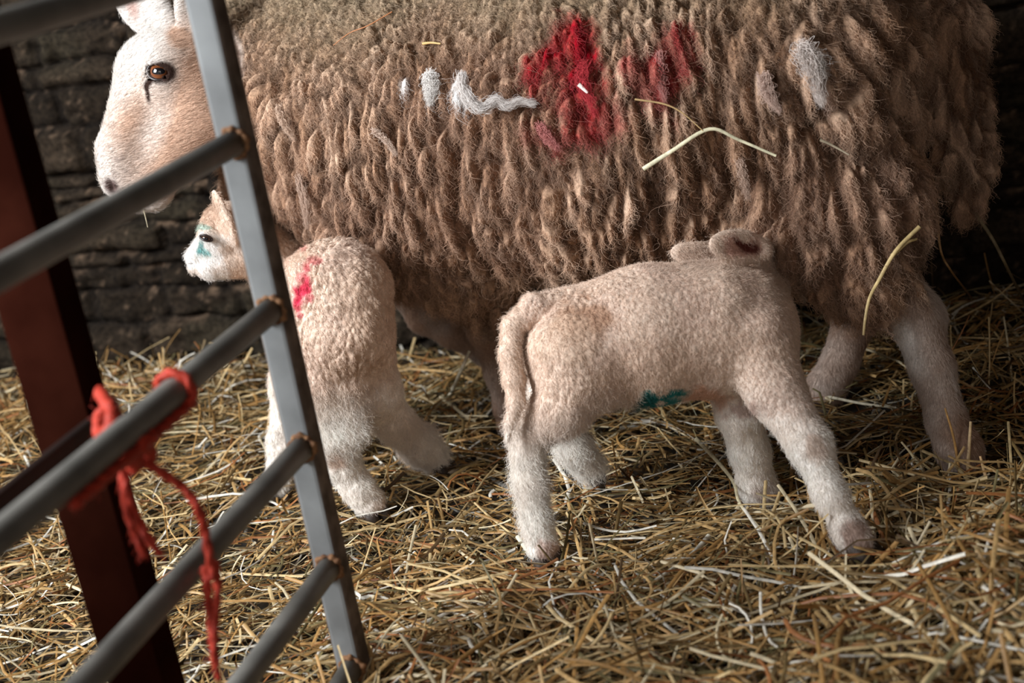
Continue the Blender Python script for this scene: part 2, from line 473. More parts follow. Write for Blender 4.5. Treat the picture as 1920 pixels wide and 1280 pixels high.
l1.chain([(P(1415, 650, 1.89), .056), (P(1452, 728, 1.87), .036), (P(1518, 835, 1.84), .0255), (P(1558, 930, 1.825), .0185), (P(1590, 990, 1.82), .0180), (P(1605, 1014, 1.815), .0215)], k=.018)
l1.chain([(P(1385, 690, 1.95), .050), (P(1388, 770, 1.97), .031), (P(1406, 850, 2.0), .0240), (P(1418, 905, 2.02), .023), (P(1426, 925, 2.02), .025)], k=.018)
l1.chain([(P(1058, 590, 1.92), .036), (P(1003, 582, 1.90), .0215), (P(962, 612, 1.89), .0155), (P(956, 662, 1.885), .0145), (P(964, 712, 1.885), .0150), (P(968, 755, 1.885), .0115), (P(955, 795, 1.885), .006), (P(952, 825, 1.885), .003)], k=.004)
l1.cone(P(1425, 482, 2.08), P(1425, 472, 1.925), .024, .013, k=.015)
e1 = ear_prims(l1, P(1440, 466, 1.925), P(1334, 458, 1.885), P(1390, 490, 1.93) - P(1385, 425, 1.93), .0230, .0085, cup=.30, side=nrm(-F_ - .4 * Y_))
e2 = ear_prims(l1, P(1372, 482, 1.985), P(1262, 474, 1.955), Y_ + .3 * F_, .0190, .0085, cup=0, side=-F_)

# standing lamb seen from behind
l2 = Body()
l2.chain([(P(637, 552, 2.085), .070), (P(650, 620, 2.075), .064)], k=.03)
l2.chain([(P(632, 548, 2.085), .070), (P(600, 562, 2.16), .068), (P(566, 585, 2.25), .060)], k=.03)
l2.chain([(P(560, 560, 2.26), .054), (P(512, 490, 2.25), .040), (P(468, 440, 2.22), .037)], k=.03)
l2.ball(P(424, 426, 2.19), .0385, k=.015)
l2.cone(P(452, 478, 2.20), P(395, 500, 2.18), .036, .019, k=.015)
l2.cone(P(404, 456, 2.18), P(368, 481, 2.18), .029, .0165, k=.010)
l2.cone(P(385, 503, 2.18), P(366, 500, 2.18), .0130, .0105, k=.006)
l2.ball(P(386, 437, 2.155), .010, k=.02)
eyeL = P(387, 447, 2.143)
ear_prims(l2, P(442, 462, 2.150), P(402, 360, 2.130), -F_ + .7 * X_, .0170, .0065, cup=.5, side=X_)
ear_prims(l2, P(485, 425, 2.22), P(508, 318, 2.22), X_ + .5 * F_, .016, .008, cup=0, side=-F_)
l2.chain([(P(612, 620, 2.08), .058), (P(608, 720, 2.10), .042), (P(628, 820, 2.12), .0275), (P(640, 868, 2.135), .0235), (P(672, 915, 2.145), .021), (P(692, 940, 2.15), .0235)], k=.02)
l2.chain([(P(668, 640, 2.10), .055), (P(700, 735, 2.14), .038), (P(738, 790, 2.19), .027), (P(785, 830, 2.235), .025), (P(812, 856, 2.26), .0235)], k=.02)
l2.cone(P(655, 720, 2.10), P(662, 800, 2.11), .030, .024, k=.02)                      # tucked tail / udder
l2.chain([(P(562, 620, 2.24), .046), (P(542, 720, 2.24), .027), (P(528, 830, 2.25), .019), (P(523, 905, 2.26), .020)], k=.02)
l2.chain([(P(580, 640, 2.30), .042), (P(575, 780, 2.31), .023), (P(572, 870, 2.32), .019)], k=.02)
SOLIDS = [ewe, l1, l2]

def sideflow(V, hwarp=12):
    """fur falls down the body with a little wander"""
    f = np.tile(-ZU, (len(V), 1)) + 0.35 * (np.stack([vnoise(V * hwarp, 3), vnoise(V * hwarp, 5), vnoise(V * hwarp, 9)], 1) - .5) * 2
    return f
def ellmask(px, py, cx, cy, rx, ry, ang=0, soft=.35):
    a = radians(ang); dx, dy = px - cx, py - cy
    u = (dx * cos(a) + dy * sin(a)) / rx; v = (-dx * sin(a) + dy * cos(a)) / ry
    return 1 - sstep(1 - soft, 1 + soft, np.sqrt(u * u + v * v))
def mixc(c, new, m):
    return c * (1 - m[:, None]) + np.asarray(new) * m[:, None]
def marks(V, col, spots, near):
    """stockmarks and patches of the coat, laid on the side that faces the pen's gate"""
    x, y, z = proj(V)
    nx = (fbm(V * 55, 3, 21) - .5); ny = (fbm(V * 55, 3, 33) - .5)
    for (cx, cy, rx, ry, ang, c, amt) in spots:
        wv_ = min(60, 1.3 * max(rx, ry))
        m = ellmask(x + nx * wv_, y + ny * wv_, cx, cy, rx, ry, ang) * near * amt
        col = mixc(col, c, m)
    return col

# ------------------------------------------------------------------ ewe
def build_ewe():
    root = empty('ewe', (float(0.2), float(2.17), 0.0))
    tag(root, 'large woolly ewe with white face and red stock marks on her matted fleece', 'sheep')
    V, Q = ewe.mesh(0.0055, 1)
    N = ewe.normal(V)
    dw, db = wool.ev(V), bare.ev(V)
    W = sstep(-.006, .012, db - dw)                                  # 1 on fleece
    x, y, z = proj(V)
    u = V @ AX; s = V @ WD
    # lock fields in body coordinates: along the body, across, height
    wrp = (np.stack([vnoise(V * 9, 1), vnoise(V * 9, 2), vnoise(V * 9, 3)], 1) - .5)
    up = sstep(0.60, 0.76, V[:, 2])                                   # small curls on the back, long locks on the side
    B = np.stack([u, s, V[:, 2]], 1)
    def locks(sx, sz, seed, warp):
        q = (B + wrp * warp) / np.array([sx, sx * 1.3, sz])
        return voronoi(q, seed)
    colm = np.stack([vnoise(np.stack([u / .022, s / .022, V[:, 2] / .35], 1), 12), 0 * u, 0 * u], 1)[:, 0] - .5
    wig = vnoise(np.stack([u / .03, s / .03, V[:, 2] / .028], 1), 14) - .5
    Bw = B + wrp * .06 + np.stack([wig * .012, wig * .006, colm * .14], 1)
    rgt = sstep(1330, 1450, x)
    la = voronoi(Bw / np.array([.0135, .018, .080]), 11)
    lb = voronoi(Bw / np.array([.024, .030, .070]), 12)
    lc = voronoi(Bw / np.array([.0185, .022, .17]), 13)
    mid = sstep(790, 880, x) * (1 - rgt) * sstep(230, 300, y)
    f1, f2, idh = [la[i] * (1 - rgt - mid) + lb[i] * rgt + lc[i] * mid for i in range(3)]
    g1, g2, gid, _ = locks(.050, .15, 17, .09)
    str_ = vnoise(np.stack([(u + wig * .01) / .0062, s / .0062, V[:, 2] / .035], 1), 18) - .5
    h1, h2, hid, _ = locks(.015, .017, 23, .02)
    ridge = ((1 - f1) * .009 + np.minimum(f2 - f1, .32) * .024) * (.75 + .7 * idh) * (1 - .25 * rgt) + str_ * .006
    big = np.minimum(g2 - g1, .28) / .28
    curl_ = (1 - h1) * .007 + np.minimum(h2 - h1, .3) * .012
    disp = ridge * (1 - .75 * up) + curl_ * (.35 + .65 * up) + (big - 1) * .012 * (1 - .6 * up)
    rear = ellmask(x, y, 1560, 380, 260, 230)
    disp += (big - 1) * .010 * rear
    disp += (fbm(V * 45, 3, 40) - .5) * .008
    qa, qb = np.array([.0135, .018, .080]), np.array([.024, .030, .070])
    qc_ = np.array([.0185, .022, .17])
    cenB = (la[3] - Bw / qa) * qa * (1 - rgt - mid)[:, None] + (lb[3] - Bw / qb) * qb * rgt[:, None] + (lc[3] - Bw / qc_) * qc_ * mid[:, None]
    # folds: the deep creases of the flank and behind the thigh
    def crease(pts, wdt, dep):
        r = 0
        pts = np.array(pts, float)
        dmin = np.full(len(V), 1e9)
        for a, b in zip(pts[:-1], pts[1:]):
            t = np.clip(((x - a[0]) * (b[0] - a[0]) + (y - a[1]) * (b[1] - a[1])) / ((b - a) @ (b - a)), 0, 1)
            dmin = np.minimum(dmin, np.hypot(x - a[0] - t * (b[0] - a[0]), y - a[1] - t * (b[1] - a[1])))
        return -dep * np.exp(-(dmin / wdt) ** 2)
    nearside = (s > 1.65 * 0 + (np.array([.2, 2.17, 0]) @ WD) - .02)
    wob = 0
    for c in ([(1560, 290), (1575, 380), (1595, 440), (1570, 520)], [(1742, 120), (1746, 200), (1750, 300)], [(1510, 240), (1560, 200), (1600, 165)],
              [(1345, 60), (1350, 180), (1365, 330), (1340, 400)], [(1205, 190), (1215, 330), (1240, 430)], [(1290, 260), (1310, 400)], [(520, 150), (560, 330), (600, 430)], [(1440, 330), (1480, 430), (1500, 500)],
              [(860, 250), (850, 400), (930, 520)], [(930, 300), (950, 430), (1010, 520)], [(1040, 330), (1090, 470)]):
        disp = disp + crease(c, 11, .022) * nearside
    V2 = V + N * (disp * W)[:, None]
    # bare skin colour
    n1 = fbm(V * 18, 3, 50); n2 = fbm(V * 70, 2, 60)
    bare_c = np.tile([.74, .685, .635], (len(V), 1)) * (0.9 + .2 * n2[:, None])
    tan_ = np.array([.56, .33, .21])
    head = (x < 480) & (y < 430)
    m = ellmask(x, y, 385, 195, 66, 150, 0, .8) * 1.1 + ellmask(x, y, 242, 232, 34, 72, 20, .9) * .75 + ellmask(x, y, 330, 70, 20, 16, 30, .6) * .7 + ellmask(x, y, 320, 310, 90, 50, -30, .8) * .8
    bare_c = mixc(bare_c, tan_, np.clip(m * (0.55 + .9 * n1), 0, .85) * head)
    bare_c = mixc(bare_c, [.25, .17, .14], sstep(.60, .68, fbm(V * 160, 2, 77)) * ellmask(x, y, 226, 312, 22, 26, 0, .5) * head * .7)
    inner = ellmask(x, y, 246, 12, 10, 26, -15, .7) * head
    bare_c = mixc(bare_c, [.66, .40, .33], inner * .7)
    dark = np.clip(ellmask(x, y, 303, 136, 29, 22, 0, .22) + ellmask(x, y, 277, 157, 7, 12, 30, .5) + ellmask(x, y, 277, 178, 4.5, 17, -8, .5), 0, 1)
    bare_c = mixc(bare_c, [.035, .02, .016], dark * head * (z < HZ))
    bare_c = mixc(bare_c, [.10, .05, .045], ellmask(x, y, 208, 350, 17, 12, 50, .4) * head * .9)
    legs = (V[:, 2] < .33) & (~head)
    bare_c = mixc(bare_c, [.34, .215, .15], legs * np.clip(.70 + 1.1 * (n1 - .4) - .5 * ellmask(x, y, 1690, 640, 26, 60, -25, .6), 0, 1))
    # fleece colour: dirty tan tips, with shade painted into the gaps between the locks
    base = np.array([.41, .240, .145]); gap_shade = np.array([.09, .040, .020]); pale = np.array([.66, .46, .33])
    t = np.clip(.15 + 1.1 * (fbm(V * 14, 3, 70) - .35) + .7 * (idh - .5), 0, 1)
    wc = base * (1 - t[:, None]) + pale * t[:, None]
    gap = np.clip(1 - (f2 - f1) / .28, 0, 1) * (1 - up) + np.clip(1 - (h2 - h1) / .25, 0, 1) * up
    wc = mixc(wc, gap_shade, np.clip(gap * .95, 0, 1))
    wc = mixc(wc, [.30, .24, .155], up * np.clip(fbm(V * 6, 2, 81) * 1.5 - .15, 0, .75))
    wc = mixc(wc, [.30, .17, .11], sstep(.45, .7, fbm(V * 5, 3, 90)) * .55)
    red = np.array([.34, .006, .016])
    spots = [(1065, 90, 55, 38, -10, red, .95), (1100, 130, 40, 60, 0, red, .9), (1022, 125, 28, 40, 20, red, .85), (1080, 205, 60, 60, 0, red * .9, .75), (1060, 255, 58, 32, 20, red * .85, .7),
             (1272, 75, 38, 42, 0, red, .8), (1222, 140, 42, 60, 0, red * .9, .7), (1262, 165, 34, 45, 0, red, .6), (1130, 190, 30, 60, 0, red, .4), (1310, 100, 22, 40, 0, red, .35),
             (1518, 112, 21, 38, -25, (.86, .82, .78), 1), (1532, 165, 12, 30, -25, (.62, .45, .37), .8), (809, 165, 12, 30, 0, (.8, .76, .72), 1), (763, 162, 9, 12, 0, (.8, .74, .7), 1),
             (875, 170, 15, 34, -25, (.82, .78, .75), 1), (1440, 170, 10, 36, -25, (.60, .43, .32), .6)]
    near = nearside.astype(float)
    wc0 = wc.copy()
    for (cx, cy, rx, ry, ang, c, amt) in spots:
        hh = 60 if c[0] < .6 and c[1] < .1 else 14
        mm = ellmask(x + (n1 - .5) * hh * 2, y + (fbm(V * 30, 2, 99) - .5) * hh * 2, cx, cy, rx, ry, ang) * near * amt
        if c[1] < .1: mm = np.clip(mm * (.35 + .55 * idh + 1.3 * (fbm(V * 60, 3, 123) - .35)), 0, .97)
        wc = mixc(wc, c, np.clip(mm, 0, 1))
    col = bare_c * (1 - W[:, None]) + wc * W[:, None]
    o = np_mesh('body', V2, Q, M_WOOL, root, col=np.clip(col, 0, 1))
    # fleece fibres, gathered into the same locks
    Nn, area_ = vnormals(V2, Q)
    facing = (nrmv(C_ - V2) * N).sum(1)
    wt = W * sstep(-.35, .05, facing) * sstep(-.2, .2, 1 - np.maximum(0, y - 2000)) * (.06 + .94 * ((y > -60)))
    n = 170000
    mq, f = scatter(V2, Q, area_, N, n, wt)
    root_p = mq(V2); rn = nrmv(mq(N)); rc = mq(col); ru = mq(up[:, None])[:, 0]; rd = mq(disp[:, None])[:, 0]
    rB = np.stack([root_p @ AX, root_p @ WD, root_p[:, 2]], 1)
    rw = (np.stack([vnoise(root_p * 9, 1), vnoise(root_p * 9, 2), vnoise(root_p * 9, 3)], 1) - .5)
    cB = mq(cenB); cenW = cB[:, :1] * AX + cB[:, 1:2] * WD + cB[:, 2:3] * ZU + root_p
    flow = sideflow(root_p, 7)
    low = sstep(.36, .27, root_p[:, 2])
    L = (.010 + .018 * rng.random(n) ** 1.5) * (1 - .45 * ru) * (1 + .5 * low)
    S = strands(root_p, rn, flow, L, 6, curl=.14, curlfreq=1.8, lift=.26, noise=.30)
    # clump towards the lock's own axis
    tv = cenW - root_p; tv[:, 2] *= .15; tv -= (tv * rn).sum(1)[:, None] * rn
    tt = (np.linspace(0, 1, 6) ** 1.2)[None, :, None]
    S = S + tv[:, None] * tt * (.55 * (1 - .5 * ru) * (1 - .55 * sstep(1330, 1450, proj(root_p)[0])))[:, None, None]
    br = .75 + .65 * rng.random(n)[:, None] ** 2 + .25 * (rd[:, None] > .012)
    hc = np.clip(rc * br + .03 * rng.random(n)[:, None], 0, .95)
    hair('fleece', S, np.full(n, .00030), hc, M_HAIR, root)
    # stray longer wisps
    n = 5000
    mq, f = scatter(V2, Q, area_, N, n, wt)
    p, nn, c = mq(V2), nrmv(mq(N)), mq(col)
    S = strands(p, nn, sideflow(p, 15), .02 + .03 * rng.random(n), 10, curl=.22, curlfreq=1.1, lift=.55, noise=.6)
    hair('loose_wisps', S, np.full(n, .00022), np.clip(c * 1.25 + .05, 0, .95), M_HAIR, root)
    # short hair of face and legs
    wt = (1 - W) * sstep(-.35, .05, facing) * (1 - np.clip(dark * head * (z < HZ), 0, 1))
    n = 60000
    mq, f = scatter(V2, Q, area_, N, n, wt)
    p, nn, c = mq(V2), nrmv(mq(N)), mq(col)
    px_, py_, _ = proj(p)
    hd = ((px_ < 480) & (py_ < 430))[:, None]
    fl = np.where(hd, P(420, 200, HZ) - P(210, 290, HZ), -ZU + .25 * rng.normal(size=(n, 3)))
    S = strands(p, nn, fl, .006 + .006 * rng.random(n), 4, curl=.04, lift=.28, noise=.2)
    hair('short_hair', S, np.full(n, .00022), np.clip(c * (.88 + .3 * rng.random(n)[:, None]), 0, .95), M_HAIR, root)
    # long pale locks that stand out of the fleece
    def wisp(pts, dz, r, c, name='pale_lock'):
        nn_ = 230 if c[0] > .75 else 80
        pth = catmull([P(a, b, dz) for a, b in pts], 8); k = len(pth)
        n = nn_; S = np.zeros((n, k, 3)); tt = np.linspace(0, 1, k)[:, None]
        for i in range(n):
            o_ = rng.normal(size=3) * r; o2 = rng.normal(size=3) * r * .35
            S[i] = pth + o_ * (np.sin(pi * (tt * .8 + .2)) ** .8) + o2 + .0026 * np.sin(tt * 26 + rng.random() * 6) * rng.normal(size=3)
        hair(name, S, np.full(n, .0003), np.clip(np.array(c) * (.85 + .3 * rng.random((n, 1))), 0, .95), M_HAIR, root)
    def surf(xx, yy):
        m = (np.abs(x - xx) < 12) & (np.abs(y - yy) < 12) & nearside
        return z[m].min() - .004 if m.any() else 2.0
    for pts, r, c in [([(866, 140), (870, 165), (885, 192), (905, 202), (930, 188), (950, 198), (975, 190), (1003, 194)], .0028, (.80, .74, .70)),
                      ([(1503, 88), (1512, 108), (1524, 140), (1541, 195)], .0062, (.82, .72, .66)),
                      ([(806, 140), (810, 170), (806, 192)], .0045, (.82, .78, .74)),
                      ([(1432, 140), (1440, 175), (1462, 210)], .004, (.66, .48, .40)),
                      ([(1098, 120), (1088, 150), (1105, 185), (1115, 215)], .0045, (.50, .05, .06)),
                      ([(1236, 100), (1238, 150), (1246, 190)], .0028, (.52, .25, .22)),
                      ([(1012, 235), (1030, 262), (1048, 280)], .0028, (.56, .22, .20)),
                      ([(522, 200), (532, 230), (552, 262)], .0026, (.62, .45, .34)),
                      ([(700, 245), (712, 252), (728, 268), (742, 290)], .0018, (.68, .52, .42)),
                      ([(560, 330), (572, 380), (575, 425)], .0028, (.56, .40, .31)),
                      ([(1388, 300), (1396, 340), (1402, 372)], .002, (.56, .40, .31))]:
        dz = min(surf(a, b) for a, b in pts); wisp(pts, dz - .010, r, c)
    # eye
    def sphere_part(name, c, r, mat, parent, sc=(1, 1, 1), rot=None, seg=24):
        Vs, Fs = [], []
        for i in range(seg + 1):
            for j in range(seg * 2):
                th, ph = pi * i / seg, pi * j / seg
                v = np.array([sin(th) * cos(ph), sin(th) * sin(ph), cos(th)]) * np.array(sc) * r
                if rot is not None: v = v[0] * rot[0] + v[1] * rot[1] + v[2] * rot[2]
                Vs.append(c + v)
        for i in range(seg):
            for j in range(seg * 2):
                Fs.append((i * seg * 2 + j, i * seg * 2 + (j + 1) % (seg * 2), (i + 1) * seg * 2 + (j + 1) % (seg * 2), (i + 1) * seg * 2 + j))
        return np_mesh(name, Vs, Fs, mat, parent)
    build_ewe.sphere = sphere_part
    ec = eyeE - WD * .0015
    rot = (nrm(X_), nrm(Y_), nrm(-F_))
    sphere_part('eyeball', ec, .0158, eye_mat('amber_eye', ec, (.13, .040, .014), .0145, (.0100, .0050)), root, rot=rot)
    # dark rim lids
    th = np.linspace(0, 2 * pi, 41)
    ring = np.array([ec + nrm(X_) * .0178 * cos(t_) + nrm(Y_) * .0136 * sin(t_) - F_ * (.0095 - .004 * abs(cos(t_)) ** 2) for t_ in th])
    v, fq = tube(ring, .0030, 10, cap=False)
    np_mesh('eyelid', v, fq, M_DARK, root)
    hoof('hoof', P(1812, 872, 2.005), nrm(P(1835, 905, 1.99) - P(1808, 862, 2.005)), .026, root)
    hoof('hoof', P(1544, 752, 2.30), nrm(P(1542, 790, 2.29) - P(1548, 740, 2.30)), .026, root)
    hoof('hoof', P(957, 800, 2.405), nrm(P(962, 830, 2.40) - P(952, 780, 2.405)), .021, root)
    hoof('hoof', P(950, 694, 2.54), nrm(P(975, 715, 2.54) - P(940, 686, 2.54)), .021, root)
    return root

def eye_mat(name, c, iris, ri, pupil):
    """a ball with an iris and a long level pupil, drawn about the axis it looks along"""
    m, nt, b = new_mat(name)
    g = nt.nodes.new('ShaderNodeNewGeometry')
    sub = nt.nodes.new('ShaderNodeVectorMath'); sub.operation = 'SUBTRACT'; sub.inputs[1].default_value = tuple(float(v) for v in c)
    nt.links.new(g.outputs['Position'], sub.inputs[0])
    def dot(v):
        d = nt.nodes.new('ShaderNodeVectorMath'); d.operation = 'DOT_PRODUCT'; d.inputs[1].default_value = tuple(float(q) for q in v)
        nt.links.new(sub.outputs[0], d.inputs[0]); return d.outputs['Value']
    def mth(op, a, bb):
        q = nt.nodes.new('ShaderNodeMath'); q.operation = op
        for i, s_ in enumerate((a, bb)):
            if isinstance(s_, (int, float)): q.inputs[i].default_value = s_
            else: nt.links.new(s_, q.inputs[i])
        return q.outputs[0]
    dx, dy = dot(nrm(X_)), dot(nrm(Y_))
    r = mth('SQRT', mth('ADD', mth('MULTIPLY', dx, dx), mth('MULTIPLY', dy, dy)), 0)
    pr_ = mth('ADD', mth('POWER', mth('ABSOLUTE', mth('DIVIDE', dx, pupil[0]), 0), 2.6), mth('POWER', mth('ABSOLUTE', mth('DIVIDE', mth('ADD', dy, .001), pupil[1]), 0), 2.0))
    isp = mth('LESS_THAN', pr_, 1.0)
    rr = nt.nodes.new('ShaderNodeValToRGB'); e = rr.color_ramp.elements
    e[0].position = 0; e[0].color = (iris[0] * .5, iris[1] * .5, iris[2] * .5, 1)
    e[1].position = .72; e[1].color = (iris[0] * 1.5, iris[1] * 1.5, iris[2] * 1.4, 1)
    e2 = rr.color_ramp.elements.new(.9); e2.color = (*iris, 1)
    e3 = rr.color_ramp.elements.new(.97); e3.color = (.012, .006, .005, 1)
    nt.links.new(mth('DIVIDE', r, ri), rr.inputs['Fac'])
    mx = nt.nodes.new('ShaderNodeMix'); mx.data_type = 'RGBA'
    nt.links.new(isp, mx.inputs['Factor']); nt.links.new(rr.outputs['Color'], mx.inputs[6]); mx.inputs[7].default_value = (.004, .004, .005, 1)
    nt.links.new(mx.outputs[2], b.inputs['Base Color'])
    b.inputs['Roughness'].default_value = .06; b.inputs['Coat Weight'].default_value = 1.0; b.inputs['Coat Roughness'].default_value = .02
    return m

def hoof(name, top, d, r, parent):
    """cloven hoof: two tapering toes side by side"""
    d = nrm(d); side = nrm(np.cross(d, ZU) if abs(d @ ZU) < .98 else np.array([1.0, 0, 0]))
    fw = nrm(np.cross(side, d))
    out = []
    for sgn in (-1, 1):
        c0 = np.asarray(top) + side * sgn * r * .48
        pth = [c0 - d * r * .6, c0, c0 + d * r * .7 + side * sgn * r * .05, c0 + d * r * 1.5 + side * sgn * r * .0]
        out.append(tube(catmull(pth, 4), np.interp(np.linspace(0, 1, 13), [0, .3, .8, 1], [r * .5, r * .62, r * .55, r * .25]), 14, up=fw))
    v, fq = merge(out)
    return np_mesh(name, v, fq, M_HOOF, parent)

# ------------------------------------------------------------------ lambs
def smoothmask(V, x, y):
    return np.clip(ellmask(x, y, 1388, 458, 62, 40, 0, .15) + ellmask(x, y, 958, 690, 30, 150, 0, .2) + (x < 480), 0, 1)
def build_lamb(bd, name, label, spots, hooves, nh, curlzone, h=.0032, dirtzones=(), curly=1.0):
    lo, hi = bd.bbox(); root = empty(name, (float((lo[0] + hi[0]) / 2), float((lo[1] + hi[1]) / 2), 0.0))
    tag(root, label, 'lamb')
    V, Q = bd.mesh(h, 1); N = bd.normal(V, .0015)
    x, y, z = proj(V)
    C1 = curlzone(V, x, y)                         # 1 where the coat is tight and curly, 0 on face and legs
    wrp = (np.stack([vnoise(V * 25, 1), vnoise(V * 25, 2), vnoise(V * 25, 3)], 1) - .5)
    B = np.stack([V @ AX, V @ WD, V[:, 2]], 1)
    f1, f2, idh, _ = voronoi((B + wrp * .016) / np.array([.0075, .0075, .011]), 5)
    g1, g2, _, _ = voronoi((B + wrp * .03) / np.array([.012, .02, .045]), 8)
    disp = C1 * ((1 - f1) * .0010 + np.minimum(f2 - f1, .3) * .0018 + np.minimum(g2 - g1, .3) * .0045 * sstep(.35, .65, fbm(V * 9, 2, 44)) * 1.5 + (fbm(V * 30, 3, 46) - .5) * .005) + (1 - C1) * (fbm(V * 60, 3, 4) - .5) * .004
    disp = disp * (1 - .9 * smoothmask(V, x, y)) * curly
    V2 = V + N * disp[:, None]
    n1 = fbm(V * 25, 3, 15)
    col = np.tile([.76, .585, .465], (len(V), 1))
    col = mixc(col, [.90, .84, .77], np.clip(sstep(.26, .14, V[:, 2]) * (.6 + .6 * n1), 0, 1))
    col = mixc(col, [.62, .43, .33], C1 * np.clip((1 - (f2 - f1) / .22) * .55, 0, 1) * (.4 + .9 * n1))
    col = mixc(col, [.70, .52, .42], C1 * sstep(.42, .62, n1) * .5)
    col = marks(V, col, spots, np.ones(len(V)))
    np_mesh('body', V2, Q, M_SKIN, root, col=np.clip(col, 0, 1))
    facing = (nrmv(C_ - V2) * N).sum(1)
    _, ar = vnormals(V2, Q)
    mq, f = scatter(V2, Q, ar, N, nh, sstep(-.4, .0, facing) + 1e-4)
    p, nn, c, cz = mq(V2), nrmv(mq(N)), mq(col), mq(C1[:, None])[:, 0]
    L = np.where(cz > .5, .0062, .0090) * (.6 + .8 * rng.random(nh))
    px_, py_, _ = proj(p)
    shag = np.zeros(nh)
    for (cx, cy, rx, ry) in dirtzones: shag = np.maximum(shag, ellmask(px_, py_, cx, cy, rx, ry, 0, .5))
    L = L * (1 + 1.6 * shag)
    S = strands(p, nn, sideflow(p, 30), L, 5, curl=.16, curlfreq=1.3, lift=.42, noise=.3)
    hair('coat', S, np.full(nh, .00020), np.clip(c * (.9 + .25 * rng.random(nh)[:, None]), 0, .95), M_HAIR, root)
    for (t_, d, r) in hooves: hoof('hoof', t_, d, r, root)
    return root, V2, x, y

build_ewe()
sph = build_ewe.sphere
brown, tan2, teal, mred, orng, pinkd = (.50, .32, .22), (.62, .44, .32), (.02, .20, .19), (.62, .02, .07), (.55, .22, .10), (.62, .33, .27)
def cz1(V, x, y):
    m = sstep(.15, .20, V[:, 2]) * (1 - ellmask(x, y, 958, 690, 30, 150, 0, .2)) * (1 - ellmask(x, y, 1385, 460, 60, 45)) * (1 - ellmask(x, y, 1300, 470, 60, 40))
    return np.clip(m, 0, 1)
lamb1, _, _, _ = build_lamb(l1, 'lamb', 'cream lamb with a hanging tail suckling with its head under the ewe', [
    (1100, 600, 50, 34, 20, (.40, .22, .13), .8), (1075, 625, 30, 22, 20, (.42, .24, .15), .6), (1070, 640, 50, 45, 0, tan2, .6), (1225, 690, 95, 55, 0, tan2, .45), (1232, 748, 50, 14, -8, teal, 1.0), (1215, 750, 26, 8, 0, (.02, .10, .09), .7), (1325, 742, 42, 18, 0, orng, .55),
    (1530, 840, 22, 30, -60, brown, .55), (1615, 1010, 30, 42, -30, (.30, .17, .12), .8), (1430, 925, 25, 18, 0, (.35, .22, .16), .6), (1395, 768, 40, 12, 0, (.40, .22, .17), .6),
    (1388, 457, 36, 19, 8, (.62, .34, .26), .9), (1396, 455, 27, 10, 20, (.12, .03, .022), 1.0), (1310, 482, 34, 22, 0, (.52, .38, .30), .6), (985, 660, 12, 60, 0, (.5, .36, .28), .5), (1030, 1035, 26, 20, 0, (.45, .27, .2), .7), (1470, 530, 30, 50, 20, (.45, .33, .25), .5)],
    [(P(1024, 1038, 1.94), nrm(P(1040, 1080, 1.93) - P(1018, 1020, 1.94)), .020), (P(1612, 1022, 1.812), nrm(P(1648, 1062, 1.80) - P(1605, 1012, 1.815)), .021),
     (P(1112, 884, 2.135), nrm(P(1135, 912, 2.14) - P(1105, 870, 2.13)), .019), (P(1428, 932, 2.02), nrm(P(1434, 965, 2.01) - P(1425, 925, 2.02)), .020)],
    70000, cz1, dirtzones=[(1040, 800, 80, 60), (990, 900, 50, 90), (1100, 860, 60, 50), (1150, 760, 60, 40)])
def cz2(V, x, y):
    return np.clip(sstep(.20, .25, V[:, 2]) * sstep(500, 540, x), 0, 1)
lamb2, V2, xx, yy = build_lamb(l2, 'lamb', 'white lamb seen from behind with red spots on its back and a green eye patch', [
    (570, 545, 15, 26, 15, mred, .95), (592, 492, 12, 9, 0, mred, .6), (560, 572, 9, 12, 0, mred, .8), (578, 505, 7, 9, 0, mred, .7), (583, 560, 7, 7, 0, mred, .6), (565, 590, 6, 6, 0, mred, .6), (574, 470, 6, 5, 0, mred, .5), (567, 520, 9, 9, 0, mred, .5), (690, 560, 50, 80, 0, tan2, .5), (660, 660, 60, 60, 0, tan2, .45), (690, 700, 40, 50, 0, brown, .3),
    (385, 480, 60, 45, 0, (.86, .82, .78), .95), (392, 395, 24, 26, 0, brown, .6), (436, 485, 16, 36, -20, tan2, .7), (374, 465, 6, 14, 10, teal, .8), (383, 474, 12, 5, 20, (.12, .40, .38), .8), (383, 425, 14, 5, 0, (.18, .42, .36), .6),
    (560, 470, 40, 30, 30, brown, .4), (520, 430, 30, 60, -20, tan2, .9), (505, 350, 20, 50, 0, tan2, .8), (632, 868, 20, 14, 0, brown, .7), (715, 950, 16, 16, 0, brown, .5), (740, 790, 60, 40, 40, tan2, .3)],
    [(P(697, 948, 2.15), nrm(P(715, 980, 2.14) - P(690, 938, 2.15)), .020), (P(818, 864, 2.262), nrm(P(850, 892, 2.26) - P(810, 855, 2.26)), .020),
     (P(523, 915, 2.262), -ZU, .019), (P(573, 880, 2.32), -ZU, .019)],
    60000, cz2, curly=1.9, dirtzones=[(660, 790, 40, 60), (780, 830, 60, 50), (590, 800, 40, 80)])
